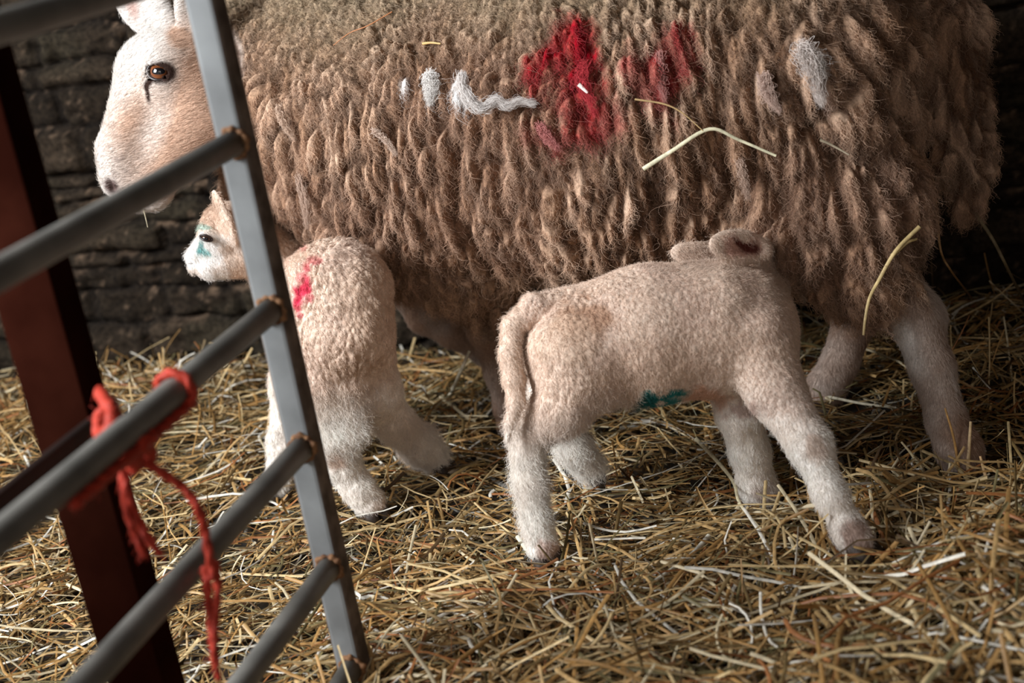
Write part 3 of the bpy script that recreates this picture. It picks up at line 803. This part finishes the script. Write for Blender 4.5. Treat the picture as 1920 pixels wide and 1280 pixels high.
# lamb's eye: half closed, dark
eb = sph('eyeball', eyeL + F_ * .001, .0085, eye_mat('dark_eye', eyeL, (.05, .025, .015), .0072, (.0045, .002)), lamb2, sc=(1.0, .55, .9), rot=(nrm(X_ * .95 + Y_ * -.28), nrm(Y_ + X_ * .28), nrm(-F_)))
th = np.linspace(0, 2 * pi, 31)
v, fq = tube(np.array([eyeL + X_ * .0092 * cos(t_) + Y_ * (.0040 * sin(t_) + .0004 - .0024 * cos(t_)) - F_ * (.0052 - .003 * cos(t_) ** 2) for t_ in th]), .0017, 8, cap=False)
np_mesh('eyelid', v, fq, M_DARK, lamb2)
mth_ = catmull([P(352, 494, 2.172), P(359, 494, 2.168), P(366, 492, 2.168)], 6)
v, fq = tube(mth_, .0007, 8); np_mesh('mouth', v, fq, M_DARK, lamb2)

# ------------------------------------------------------------------ bedding
def ground_h(x, y):
    p = np.stack([x, y, 0 * x], 1)
    h = -.020 + .050 * (fbm(p * 3.2, 3, 201) - .5) + .030 * (fbm(p * 11, 2, 211) - .5)
    def bump(cx, cy, rx, ry, a): return a * np.exp(-((x - cx) / rx) ** 2 - ((y - cy) / ry) ** 2)
    h = h + bump(.55, 1.42, .16, .13, .060) + bump(.42, 1.25, .2, .12, .025) + bump(-.95, 2.55, .35, .25, .035) + bump(1.1, 2.2, .35, .3, .05)
    h = h + bump(.44, 1.575, .05, .05, -.035)
    return h
gx = np.arange(-2.6, 2.6, .03); gy = np.arange(.2, 3.6, .03)
GX, GY = np.meshgrid(gx, gy, indexing='ij')
GV = np.stack([GX.ravel(), GY.ravel(), ground_h(GX.ravel(), GY.ravel()) - .012], 1)
ii = np.arange(len(gx) * len(gy)).reshape(len(gx), len(gy))
GQ = np.stack([ii[:-1, :-1], ii[1:, :-1], ii[1:, 1:], ii[:-1, 1:]], -1).reshape(-1, 4)
fl = np_mesh('floor', GV, GQ, M_SOIL); tag(fl, kind='structure')

def ribbons(C, Wd, Nn, wv, fold=.45):
    """straw ribbons with a folded (half-pipe) section: C (n,k,3) centre lines, Wd side vectors (n,k,3), Nn up (n,k,3)"""
    n, k, _ = C.shape
    L = C - Wd * wv[:, None, None]; R = C + Wd * wv[:, None, None]; M = C + Nn * (wv * fold)[:, None, None] * 1.6
    V = np.stack([L, M, R], 2).reshape(-1, 3)
    b = (np.arange(n) * k * 3)[:, None, None]; j = (np.arange(k - 1) * 3)[None, :, None]; s = np.arange(2)[None, None, :]
    a = b + j + s
    Q = np.stack([a, a + 1, a + 4, a + 3], -1).reshape(-1, 4)
    return V, Q
def straw_colors(n, r):
    pal = np.array([(.42, .230, .075), (.54, .34, .14), (.66, .48, .24), (.74, .61, .39), (.86, .80, .68), (.24, .155, .06), (.36, .14, .045), (.20, .16, .07), (.10, .055, .022)])
    pr = np.array([.22, .20, .14, .10, .055, .105, .07, .06, .05])
    c = pal[r.choice(len(pal), n, p=pr)] * (.8 + .4 * r.random((n, 1)))
    return c
def make_straw(n, xr, yr, lr, wr, zlift, tilt, r, keep=None):
    x = r.uniform(*xr, n); y = r.uniform(*yr, n)
    pc = fbm(np.stack([x, y, 0 * x], 1) * 4, 2, 301)
    ang = (pc * 2 - 1) * 2.2 + r.normal(0, .9, n)
    L = lr[0] + (lr[1] - lr[0]) * r.random(n) ** 1.8
    pit = r.normal(0, tilt, n)
    k = 6
    t = np.linspace(-.5, .5, k)
    bend = r.normal(0, .45, n) * (r.random(n) < .65)
    kink = (r.random(n) < .3) * r.normal(0, .9, n); kp = r.uniform(-.3, .3, n)
    aa = ang[:, None] + bend[:, None] * t[None] * 2 + kink[:, None] * (t[None] > kp[:, None])
    pp = pit[:, None] - r.normal(0, .25, n)[:, None] * t[None] * 2
    ds = (L / (k - 1))[:, None]
    D = np.stack([np.cos(aa) * np.cos(pp), np.sin(aa) * np.cos(pp), np.sin(pp)], -1)
    C = np.cumsum(D * ds[..., None], 1); C = C - C.mean(1, keepdims=True)
    C[:, :, 0] += x[:, None]; C[:, :, 1] += y[:, None]
    g = ground_h(C[:, :, 0].ravel(), C[:, :, 1].ravel()).reshape(n, k)
    lift = (zlift[0] + (zlift[1] - zlift[0]) * r.random(n) ** 1.3)[:, None]
    C[:, :, 2] = C[:, :, 2] * .9 + g * .7 + g.mean(1, keepdims=True) * .3 + lift
    C[:, :, 2] = np.maximum(C[:, :, 2], g - .012)
    T = np.gradient(C, axis=1); T /= np.linalg.norm(T, axis=2, keepdims=True)
    up = np.array([0, 0, 1.0]) + r.normal(0, .45, (n, 1, 3)); up = np.broadcast_to(up, C.shape)
    Wd = np.cross(T, up); Wd /= np.linalg.norm(Wd, axis=2, keepdims=True); Nn = np.cross(Wd, T)
    wv = r.uniform(*wr, n) / 2
    ok = np.ones(n, bool)
    P_ = C.reshape(-1, 3)
    for bd in SOLIDS:
        lo, hi = bd.bbox()
        ins = ((P_ > lo) & (P_ < hi)).all(1)
        if ins.any():
            d = bd.ev(P_[ins]); bad = np.zeros(len(P_), bool); bad[np.where(ins)[0][d < .004]] = True
            ok &= ~bad.reshape(n, k).any(1)
    px_, py_, pz_ = proj(P_); zok = ((pz_ > .1)).reshape(n, k).all(1)
    wy = (P_ - WALL0) @ WALLN
    ok &= (wy.reshape(n, k) < -.015).all(1) & zok
    if keep is not None: ok &= keep(C)
    return C[ok], Wd[ok], Nn[ok], wv[ok], straw_colors(n, r)[ok]
WALL0 = np.array([-.79, 2.86, 0]); WALLD = nrm([.969, -.247, 0]); WALLN = np.array([.247, .969, 0])
rs = np.random.default_rng(11)
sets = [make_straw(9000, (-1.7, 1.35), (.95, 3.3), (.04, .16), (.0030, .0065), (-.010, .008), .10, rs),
        make_straw(7000, (-1.5, 1.35), (1.0, 3.2), (.05, .24), (.0024, .0056), (.004, .040), .15, rs),
        make_straw(8000, (-1.5, 1.35), (1.0, 3.2), (.05, .26), (.0012, .0030), (.000, .040), .16, rs),
        make_straw(4500, (-1.4, 1.3), (1.0, 3.1), (.02, .08), (.0024, .0060), (.01, .040), .28, rs),
        make_straw(3000, (-.3, 1.1), (1.05, 1.75), (.07, .30), (.0026, .0055), (.01, .052), .24, rs),
        make_straw(420, (.28, .80), (1.12, 1.62), (.10, .30), (.0040, .0068), (.015, .062), .26, rs),
        make_straw(520, (.40, .78), (1.40, 1.74), (.05, .20), (.0018, .0042), (.01, .055), .45, rs),
        make_straw(900, (-1.3, 1.3), (1.1, 2.9), (.05, .14), (.0022, .0045), (.015, .050), .75, rs),
        make_straw(420, (-1.3, -.5), (2.35, 2.95), (.06, .13), (.0028, .0048), (.02, .060), .95, rs),
        make_straw(160, (.6, 1.2), (1.9, 2.45), (.08, .20), (.0020, .0036), (.02, .055), .8, rs)]
sets[0][4][:] *= .32  # lowest straws painted darker, as shade in the gaps
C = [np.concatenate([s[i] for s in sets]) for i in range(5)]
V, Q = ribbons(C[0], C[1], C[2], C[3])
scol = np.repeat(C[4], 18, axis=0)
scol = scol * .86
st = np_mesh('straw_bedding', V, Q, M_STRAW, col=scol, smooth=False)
tag(st, 'deep golden straw bedding strewn over the pen floor', 'straw', kind='stuff')
# fine hay fibres and chaff among the straw
fr = make_straw(14000, (-1.4, 1.3), (1.0, 3.1), (.03, .13), (.0006, .0014), (.0, .034), .22, rs)
V, Q = ribbons(*fr[:4])
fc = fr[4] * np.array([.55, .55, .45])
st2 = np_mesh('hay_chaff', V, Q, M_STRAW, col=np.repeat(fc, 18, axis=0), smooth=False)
tag(st2, 'fine dull hay fibres and chaff lying among the straw', 'hay', kind='stuff')

# single stalks that stand out
def stalk(pts, wv, color, label, name='straw_stalk', fold=.5, branch=None):
    parts = []
    cols = []
    for q in [pts] + (branch or []):
        pth = catmull([np.asarray(p, float) for p in q], 6)
        k = len(pth); T = nrmv(np.gradient(pth, axis=0))
        vw = nrmv(C_ - pth); Wd = nrmv(np.cross(T, vw)); Nn = np.cross(Wd, T)
        Nn = Nn * np.sign((Nn * vw).sum(1))[:, None]
        w_ = wv / 2 * (1 - .45 * np.linspace(0, 1, k))
        ring = []
        for i in range(k):
            for a in np.linspace(0, 2 * pi, 9)[:-1]:
                ring.append(pth[i] + Wd[i] * w_[i] * cos(a) + Nn[i] * w_[i] * fold * sin(a))
        Fs = [(i * 8 + j, i * 8 + (j + 1) % 8, (i + 1) * 8 + (j + 1) % 8, (i + 1) * 8 + j) for i in range(k - 1) for j in range(8)]
        parts.append((ring, Fs)); cols.append(k * 8)
    v, fq = merge(parts); v = np.array(v); o0 = v.mean(0)
    c = np.tile(color, (len(v), 1)) * (.8 + .4 * fbm(v * 80, 2, 5)[:, None])
    o = np_mesh(name, v, fq, M_STRAW, col=c, origin=o0)
    tag(o, label, 'straw'); return o
def PP(*q): return [P(a, b, c) for a, b, c in q]
pale, gold, ochre = (.80, .72, .55), (.66, .50, .22), (.55, .30, .10)
def hit(x, y, bd, skin):
    """distance at which the sight line meets a body's coat"""
    d = F_ + (x - 960) / FPX * X_ - (y - 640) / FPX * Y_
    t = np.linspace(1.5, 2.7, 500); e = bd.ev(C_ + t[:, None] * d)
    k = np.argmax(e < skin); return t[k] if e[k] < skin else None
def on_coat(pts, bd=ewe, skin=.026, name=None):
    z = [hit(a, b, bd, skin) for a, b in pts]; zs = [q for q in z if q is not None]
    z = [q if q is not None else np.mean(zs) for q in z]
    return [P(a, b, q) for (a, b), q in zip(pts, z)]
def on_bed(pts, lift=.022):
    out = []
    for i, (a, b) in enumerate(pts):
        l = lift[i] if isinstance(lift, (list, tuple)) else lift; h = 0.0
        for _ in range(6):
            g = G(a, b, h); h = float(ground_h(np.array([g[0]]), np.array([g[1]]))[0]) + l
        out.append(G(a, b, h))
    return out
def standing(base, tips):
    """a stalk rooted in the bedding at base whose further points stand at the same distance"""
    b0 = on_bed([base], .0)[0]; z = proj(b0)[2]
    return [b0] + [P(a, b, z + dz) for a, b, dz in tips]
stalk(on_coat([(1206, 317), (1260, 283), (1330, 242), (1385, 262), (1455, 292)]), .0065, (.82, .76, .52), 'bent pale straw stalk caught in the fleece below the second red mark')
stalk(on_coat([(1190, 186), (1245, 195), (1280, 212), (1318, 245)]), .0028, (.62, .42, .20), 'thin brown stalk lying in the fleece just above the bent pale one')
stalk(on_coat([(1085, 158), (1102, 174)]), .0062, (.86, .82, .74), 'short white straw chip stuck in the larger red mark')
stalk(on_coat([(735, 22), (690, 48), (655, 62), (625, 85)]), .0018, (.50, .20, .08), 'fine reddish stem on the ewe back above the white wool tufts')
stalk(on_coat([(792, 82), (808, 80), (826, 82)]), .0042, (.66, .42, .16), 'small golden husk on the ewe back above the curled white lock')
stalk(on_coat([(1538, 262), (1560, 272), (1592, 290)]), .0040, (.66, .56, .40), 'short pale straw piece lying on the woolly thigh of the ewe')
q = on_coat([(1724, 425), (1680, 470), (1648, 525), (1630, 560)]); zq = proj(q[-1])[2]
stalk(q + [P(1622, 600, zq), P(1619, 628, zq)], .0060, (.70, .52, .24), 'yellow forked straw hanging from the wool of the ewe thigh', branch=[on_coat([(1672, 480), (1700, 455), (1719, 448)])])
stalk([P(1748, 335, 2.06), P(1757, 400, 2.07), P(1764, 470, 2.08), P(1785, 510, 2.09)] + on_bed([(1822, 560), (1845, 610)], [.03, .01]), .0042, (.42, .24, .10), 'brown curved stalk trailing from behind the thigh to the bedding')
stalk(PP((1824, 392, 2.12), (1862, 450, 2.13), (1890, 505, 2.15)) + on_bed([(1925, 575)], .01), .0062, (.20, .155, .085), 'dark dry stem hanging from the tip of the ewe tail')
stalk(on_bed([(1492, 731), (1560, 745), (1620, 757), (1680, 764)], .030), .0058, (.70, .64, .48), 'long pale stalk lying level behind the suckling lamb front leg')
stalk(on_bed([(1305, 822), (1350, 870), (1376, 905), (1388, 945), (1432, 998)], [.03, .055, .05, .04, .035]), .0066, (.72, .62, .40), 'kinked pale stalk arching below the belly of the suckling lamb')
stalk(on_bed([(810, 768), (845, 735)], .03) + PP((862, 700, 2.36), (880, 658, 2.36)), .0085, (.78, .72, .56), 'upright bleached straw leaning beside the ewe front leg')
stalk(standing((1806, 935), [(1790, 830, -.01), (1772, 765, -.01)]), .0046, ochre, 'upright ochre stalk in front of the ewe hind hoof')
stalk(standing((1812, 945), [(1816, 860, 0), (1820, 790, 0)]), .0066, (.66, .46, .24), 'broad upright stalk beside the ewe hind hoof')
stalk(standing((1866, 960), [(1846, 885, 0), (1838, 855, 0)]), .0058, (.62, .40, .20), 'short leaning stalk right of the ewe hind hoof')
stalk(on_bed([(970, 1005), (1000, 1042), (1055, 1056)], .035), .0070, (.80, .74, .58), 'flat pale straw lying across the suckling lamb hind hoof')
stalk(standing((1740, 900), [(1712, 855, 0), (1690, 828, 0)]), .0052, (.74, .60, .36), 'short straight straw poking up right of the suckling lamb leading leg')
stalk(on_bed([(1760, 876), (1700, 905), (1640, 950), (1615, 985)], [.05, .06, .05, .03]), .0058, (.66, .47, .23), 'long golden stalk sloping down to the leading hoof of the suckling lamb')
stalk(on_bed([(1850, 895), (1800, 915), (1762, 945)], [.055, .05, .03]), .0066, (.72, .56, .27), 'thick golden stalk atop the straw mound by the ewe hind hoof')
stalk(standing((154, 692), [(164, 640, 0), (171, 594, 0), (166, 591, 0), (143, 618, 0)]), .0050, (.55, .38, .18), 'bent stalk standing against the foot of the stone wall')
stalk(on_bed([(1330, 1004), (1290, 1045), (1228, 1088)], .036), .0068, (.84, .80, .68), 'bright bleached straw right of the suckling lamb hind hoof')
zc_ = hit(270, 392, ewe, .003) or HZ
stalk(PP((269, 392, zc_), (273, 408, zc_), (277, 426, zc_)), .0022, (.45, .38, .25), 'thin wisp of hay hanging from the ewe chin')

# ------------------------------------------------------------------ old stone wall and the rest of the barn shell
def stone_wall():
    su = np.concatenate([np.arange(-.75, 2.1, .0075), np.arange(2.1, 3.4, .04)])
    sz = np.concatenate([np.arange(-.08, .95, .0065), np.arange(.95, 2.31, .03)])
    su = np.concatenate([np.arange(-2.2, -.75, .04), su])
    A, Bz = np.meshgrid(su, sz, indexing='ij'); a = A.ravel(); b = Bz.ravel()
    q = np.stack([a, 0 * a, b], 1)
    bw = b + .045 * (fbm(q * 3.5, 3, 401) - .5) + .022 * (fbm(q * 12, 2, 402) - .5)
    r = np.random.default_rng(5)
    hs = np.cumsum(r.uniform(.028, .105, 60)) - .1
    row = np.searchsorted(hs, bw); lo = np.where(row > 0, hs[np.clip(row - 1, 0, 59)], -.2); hi = hs[np.clip(row, 0, 59)]
    wdt = r.uniform(.12, .30, 61)[np.clip(row, 0, 60)]; off = r.uniform(0, 1, 61)[np.clip(row, 0, 60)]
    aw = a + .03 * (fbm(q * 5, 2, 403) - .5)
    cu = aw / wdt + off; ci = np.floor(cu); jit = (_hash(ci.astype(int), row, row * 0, 7) - .5) * .4
    fu = cu - ci
    e = np.minimum(np.minimum(fu, 1 - fu) * wdt, np.minimum(bw - lo, hi - bw))
    e = np.maximum(e, 0)
    prof = 1 - np.exp(-e / .006)
    pro = _hash(ci.astype(int), row, row * 0, 9)
    dep = prof * (.020 + .022 * pro) + .034 * (fbm(q * np.array([16, 16, 30]), 4, 404) - .5) + .014 * (fbm(q * 60, 3, 405) - .5)
    V = WALL0 + a[:, None] * WALLD + b[:, None] * ZU - dep[:, None] * WALLN + WALLN * .03
    i2 = np.arange(len(a)).reshape(A.shape)
    Q = np.stack([i2[:-1, :-1], i2[1:, :-1], i2[1:, 1:], i2[:-1, 1:]], -1).reshape(-1, 4)
    n = fbm(q * 12, 3, 410); sp = fbm(q * 90, 2, 411)
    col = np.tile([.026, .018, .0115], (len(a), 1)) * (.55 + .9 * pro[:, None]) * (.6 + .8 * n[:, None])
    col = mixc(col, [.036, .029, .018], sstep(.5, .7, fbm(q * 6, 2, 412)) * .6)
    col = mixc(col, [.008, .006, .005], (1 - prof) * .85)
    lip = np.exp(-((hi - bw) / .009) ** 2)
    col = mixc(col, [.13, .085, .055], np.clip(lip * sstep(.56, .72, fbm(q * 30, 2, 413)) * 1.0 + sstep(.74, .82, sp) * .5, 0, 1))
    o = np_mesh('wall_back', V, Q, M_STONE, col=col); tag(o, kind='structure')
stone_wall()
def slab(name, a, b, c, d, th, mat):
    a, b, c, d = [np.asarray(q, float) for q in (a, b, c, d)]
    n = nrm(np.cross(b - a, d - a)) * th
    V = [a, b, c, d, a + n, b + n, c + n, d + n]
    o = np_mesh(name, V, [(0, 1, 2, 3), (7, 6, 5, 4), (0, 4, 5, 1), (1, 5, 6, 2), (2, 6, 7, 3), (3, 7, 4, 0)], mat, smooth=False)
    tag(o, kind='structure'); return o
er = WALL0 + 2.75 * WALLD; M_BOARD = noise_mat('dark_boards', (.012, .009, .007), (.035, .026, .02), 7, .9, bump=.5)
slab('wall_right', er + [0, 0, -.1], er + WALLN * -4.2 + [0, 0, -.1], er + WALLN * -4.2 + [0, 0, 2.3], er + [0, 0, 2.3], .08, M_BOARD)
el = WALL0 - 2.1 * WALLD
slab('ceiling', el + [0, 0, 2.3], er + [0, 0, 2.3], er - WALLN * 4.2 + [0, 0, 2.3], el - WALLN * 4.2 + [0, 0, 2.3], .06, M_ROOF)

# ------------------------------------------------------------------ galvanised gate
DG = nrm(F_ + (1780 - 960) / FPX * X_ - (-480 - 640) / FPX * Y_); DG[2] = 0; DG = nrm(DG)
SG = nrm(np.cross(DG, ZU))                      # to the right of the gate, towards the animals' side
SG = SG if SG @ X_ > 0 else -SG
ridge = P(493, 420, 1.50)                       # front right arris of the upright
g_root = empty('field_gate', (float(ridge[0]), float(ridge[1]), 0.0))
tag(g_root, 'grey galvanised steel gate with round rails crossing the near side of the pen', 'gate')
UW, UD = .0345, .030
cc = ridge - SG * UW / 2 + DG * UD / 2
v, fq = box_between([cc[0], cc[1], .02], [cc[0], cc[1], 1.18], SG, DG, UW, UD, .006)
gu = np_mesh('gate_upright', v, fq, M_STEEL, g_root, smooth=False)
gu.data.materials.append(M_SIDE_SHADE)
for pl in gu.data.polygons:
    if abs(np.array(pl.normal) @ SG) > .6: pl.material_index = 1  # side faces take the steel with shade in its colour
face = cc - DG * UD / 2
def onface(x, y, off=.0):
    """point of the upright's near face seen at x, y"""
    d = F_ + (x - 960) / FPX * X_ - (y - 640) / FPX * Y_
    t = ((face - C_) @ DG) / (d @ DG); return C_ + t * d
rail_px = [(398, -62), (437, 268), (513, 580), (566, 838), (608, 1062), (642, 1250)]
for (x0, y0) in rail_px:
    p = onface(x0, y0)
    z0 = p[2]; p = face + SG * .006; p = np.array([p[0], p[1], z0])
    q = p - DG * 2.1
    pth = [p + (q - p) * t for t in np.linspace(0, 1, 24)]
    v, fq = tube(pth, .0135, 20, up=ZU)
    rl = np_mesh('rail', v, fq, M_RAIL, g_root)
    # lumpy weld bead round the end of the rail
    th = np.linspace(0, 2 * pi, 49)
    bead = np.array([p - DG * .002 + (SG * cos(t_) + ZU * sin(t_)) * .0145 for t_ in th])
    rr = .0032 + .0022 * np.array([math.sin(7 * t_) * math.sin(3 * t_ + z0 * 20) for t_ in th])
    v, fq = tube(bead, rr, 8, cap=False)
    np_mesh('weld', v, fq, M_RUST, rl)

# ------------------------------------------------------------------ red oxide post with its bar
pr0 = P(74, 640, 1.40)
post = empty('steel_post', (float(pr0[0]), float(pr0[1]), 0.0))
tag(post, 'dark red painted upright post standing behind the gate rails', 'post')
PD, PS = nrm([.25, .97, 0]), nrm([.97, -.25, 0])
bx = np.array([pr0[0], pr0[1], 0])
v1 = box_between(bx, bx + ZU * .93, PS, PD, .066, .008, .002)
v2 = box_between(bx + PD * .020 + PS * .029, bx + PD * .020 + PS * .029 + ZU * .93, PS, PD, .008, .040, .002)
v, fq = merge([v1, v2]); np_mesh('post_body', v, fq, M_RED, post)
ba = P(186, 812, 1.375); bb = ba - nrm([DG[0], DG[1], 0]) * .75
v, fq = box_between(ba, bb, ZU, nrm(np.cross(DG, ZU)), .038, .012, .003)
np_mesh('hinge_bar', v, fq, M_BROWN, post)

# ------------------------------------------------------------------ baler twine
def railpt(i, x):
    """point on rail i seen at image column x"""
    z0 = onface(*rail_px[i])[2]; p = face + SG * .006; p = np.array([p[0], p[1], z0])
    best = min((abs(proj(p - DG * t)[0] - x), t) for t in np.linspace(0, 1.9, 800)); return p - DG * best[1]
tw = empty('baler_twine', tuple(float(q) for q in (railpt(2, 250)[0], railpt(2, 250)[1], 0)))
tag(tw, 'frayed orange red twine knotted round the gate rail and red post', 'twine')
def rope(name, pts, r=.0042, n=10, fuzz=60, parent=tw, taper=False):
    pth = catmull(pts, n)
    rr = np.full(len(pth), r)
    if taper: rr = r * np.interp(np.linspace(0, 1, len(pth)), [0, .8, 1], [1, .9, .45])
    v, fq = tube(pth, rr, 14, twist=(2, .16, 60))
    parts = [(v, fq)]
    for _ in range(fuzz):
        i = random.randrange(len(pth) - 1); a = pth[i] + np.array([random.gauss(0, 1) for _ in range(3)]) * r * .5
        d = np.array([random.gauss(0, 1) for _ in range(3)]); d = nrm(d + nrm(pth[i + 1] - pth[i]))
        L = random.uniform(.004, .011)
        parts.append(tube([a, a + d * L * .5, a + d * L + np.array([0, 0, -.002])], [.0004, .0003, .0002], 4))
    v, fq = merge(parts)
    return np_mesh(name, v, fq, M_TWINE, parent)
c1, c2 = railpt(2, 318), railpt(2, 160)
zt = proj(c1)[2]
# loop over the rail: up round the near side and back along the underside to the post
def around(p, ang, r=.0175): return p + (SG * cos(ang) + ZU * sin(ang)) * r
loop = [around(railpt(2, 330), a) for a in np.linspace(-1.2, 3.6, 9)]
rope('twine_loop', loop, r=.0048)
under = [around(railpt(2, x), -1.0, .019) for x in (338, 300, 250, 200, 150, 110)]
rope('twine_wrap', under, r=.0050)
rope('twine_wrap', [around(railpt(2, x), -1.9, .020) for x in (330, 300, 270, 240)], r=.0046)
zk = proj(railpt(2, 262))[2]
kn = [P(188, 735, zk + .03), P(205, 762, zk - .01), P(222, 800, zk - .015), P(196, 830, zk), P(186, 790, zk + .03), P(206, 755, zk + .02), P(212, 780, zk - .02), P(200, 812, zk - .02)]
rope('twine_knot', kn, r=.0062, fuzz=120)
k2 = P(258, 856, zk + .01)
rope('twine_knot', [P(290, 815, zk), P(262, 838, zk - .02), P(238, 862, zk - .01), P(262, 870, zk + .02), P(284, 850, zk + .01), P(262, 838, zk - .015), P(248, 880, zk)], r=.0062, fuzz=120)
rope('twine_tail', [k2, P(300, 884, zk + .02), P(345, 915, zk + .03), P(372, 955, zk + .03), P(384, 995, zk + .04), P(392, 1040, zk + .04), P(400, 1085, zk + .04)], r=.0042, fuzz=90)
rope('twine_tail', [P(386, 1060, zk + .05), P(389, 1110, zk + .05), P(396, 1170, zk + .05), P(402, 1225, zk + .05), P(409, 1275, zk + .05)], r=.0042, taper=True, fuzz=120)
rope('twine_tail', [P(404, 1050, zk + .045), P(408, 1100, zk + .045), P(404, 1170, zk + .045), P(400, 1240, zk + .045)], r=.0036, taper=True, fuzz=90)
rope('twine_tail', [P(232, 880, zk + .02), P(240, 935, zk + .02), P(262, 980, zk + .03), P(282, 1015, zk + .03), P(302, 1040, zk + .03)], r=.0046, taper=True, fuzz=80)
rope('twine_tail', [P(228, 890, zk + .02), P(238, 960, zk + .02), P(256, 1010, zk + .02), P(272, 1045, zk + .02)], r=.0036, taper=True, fuzz=60)

for o in SC.objects:
    if '_o' in o: del o['_o']
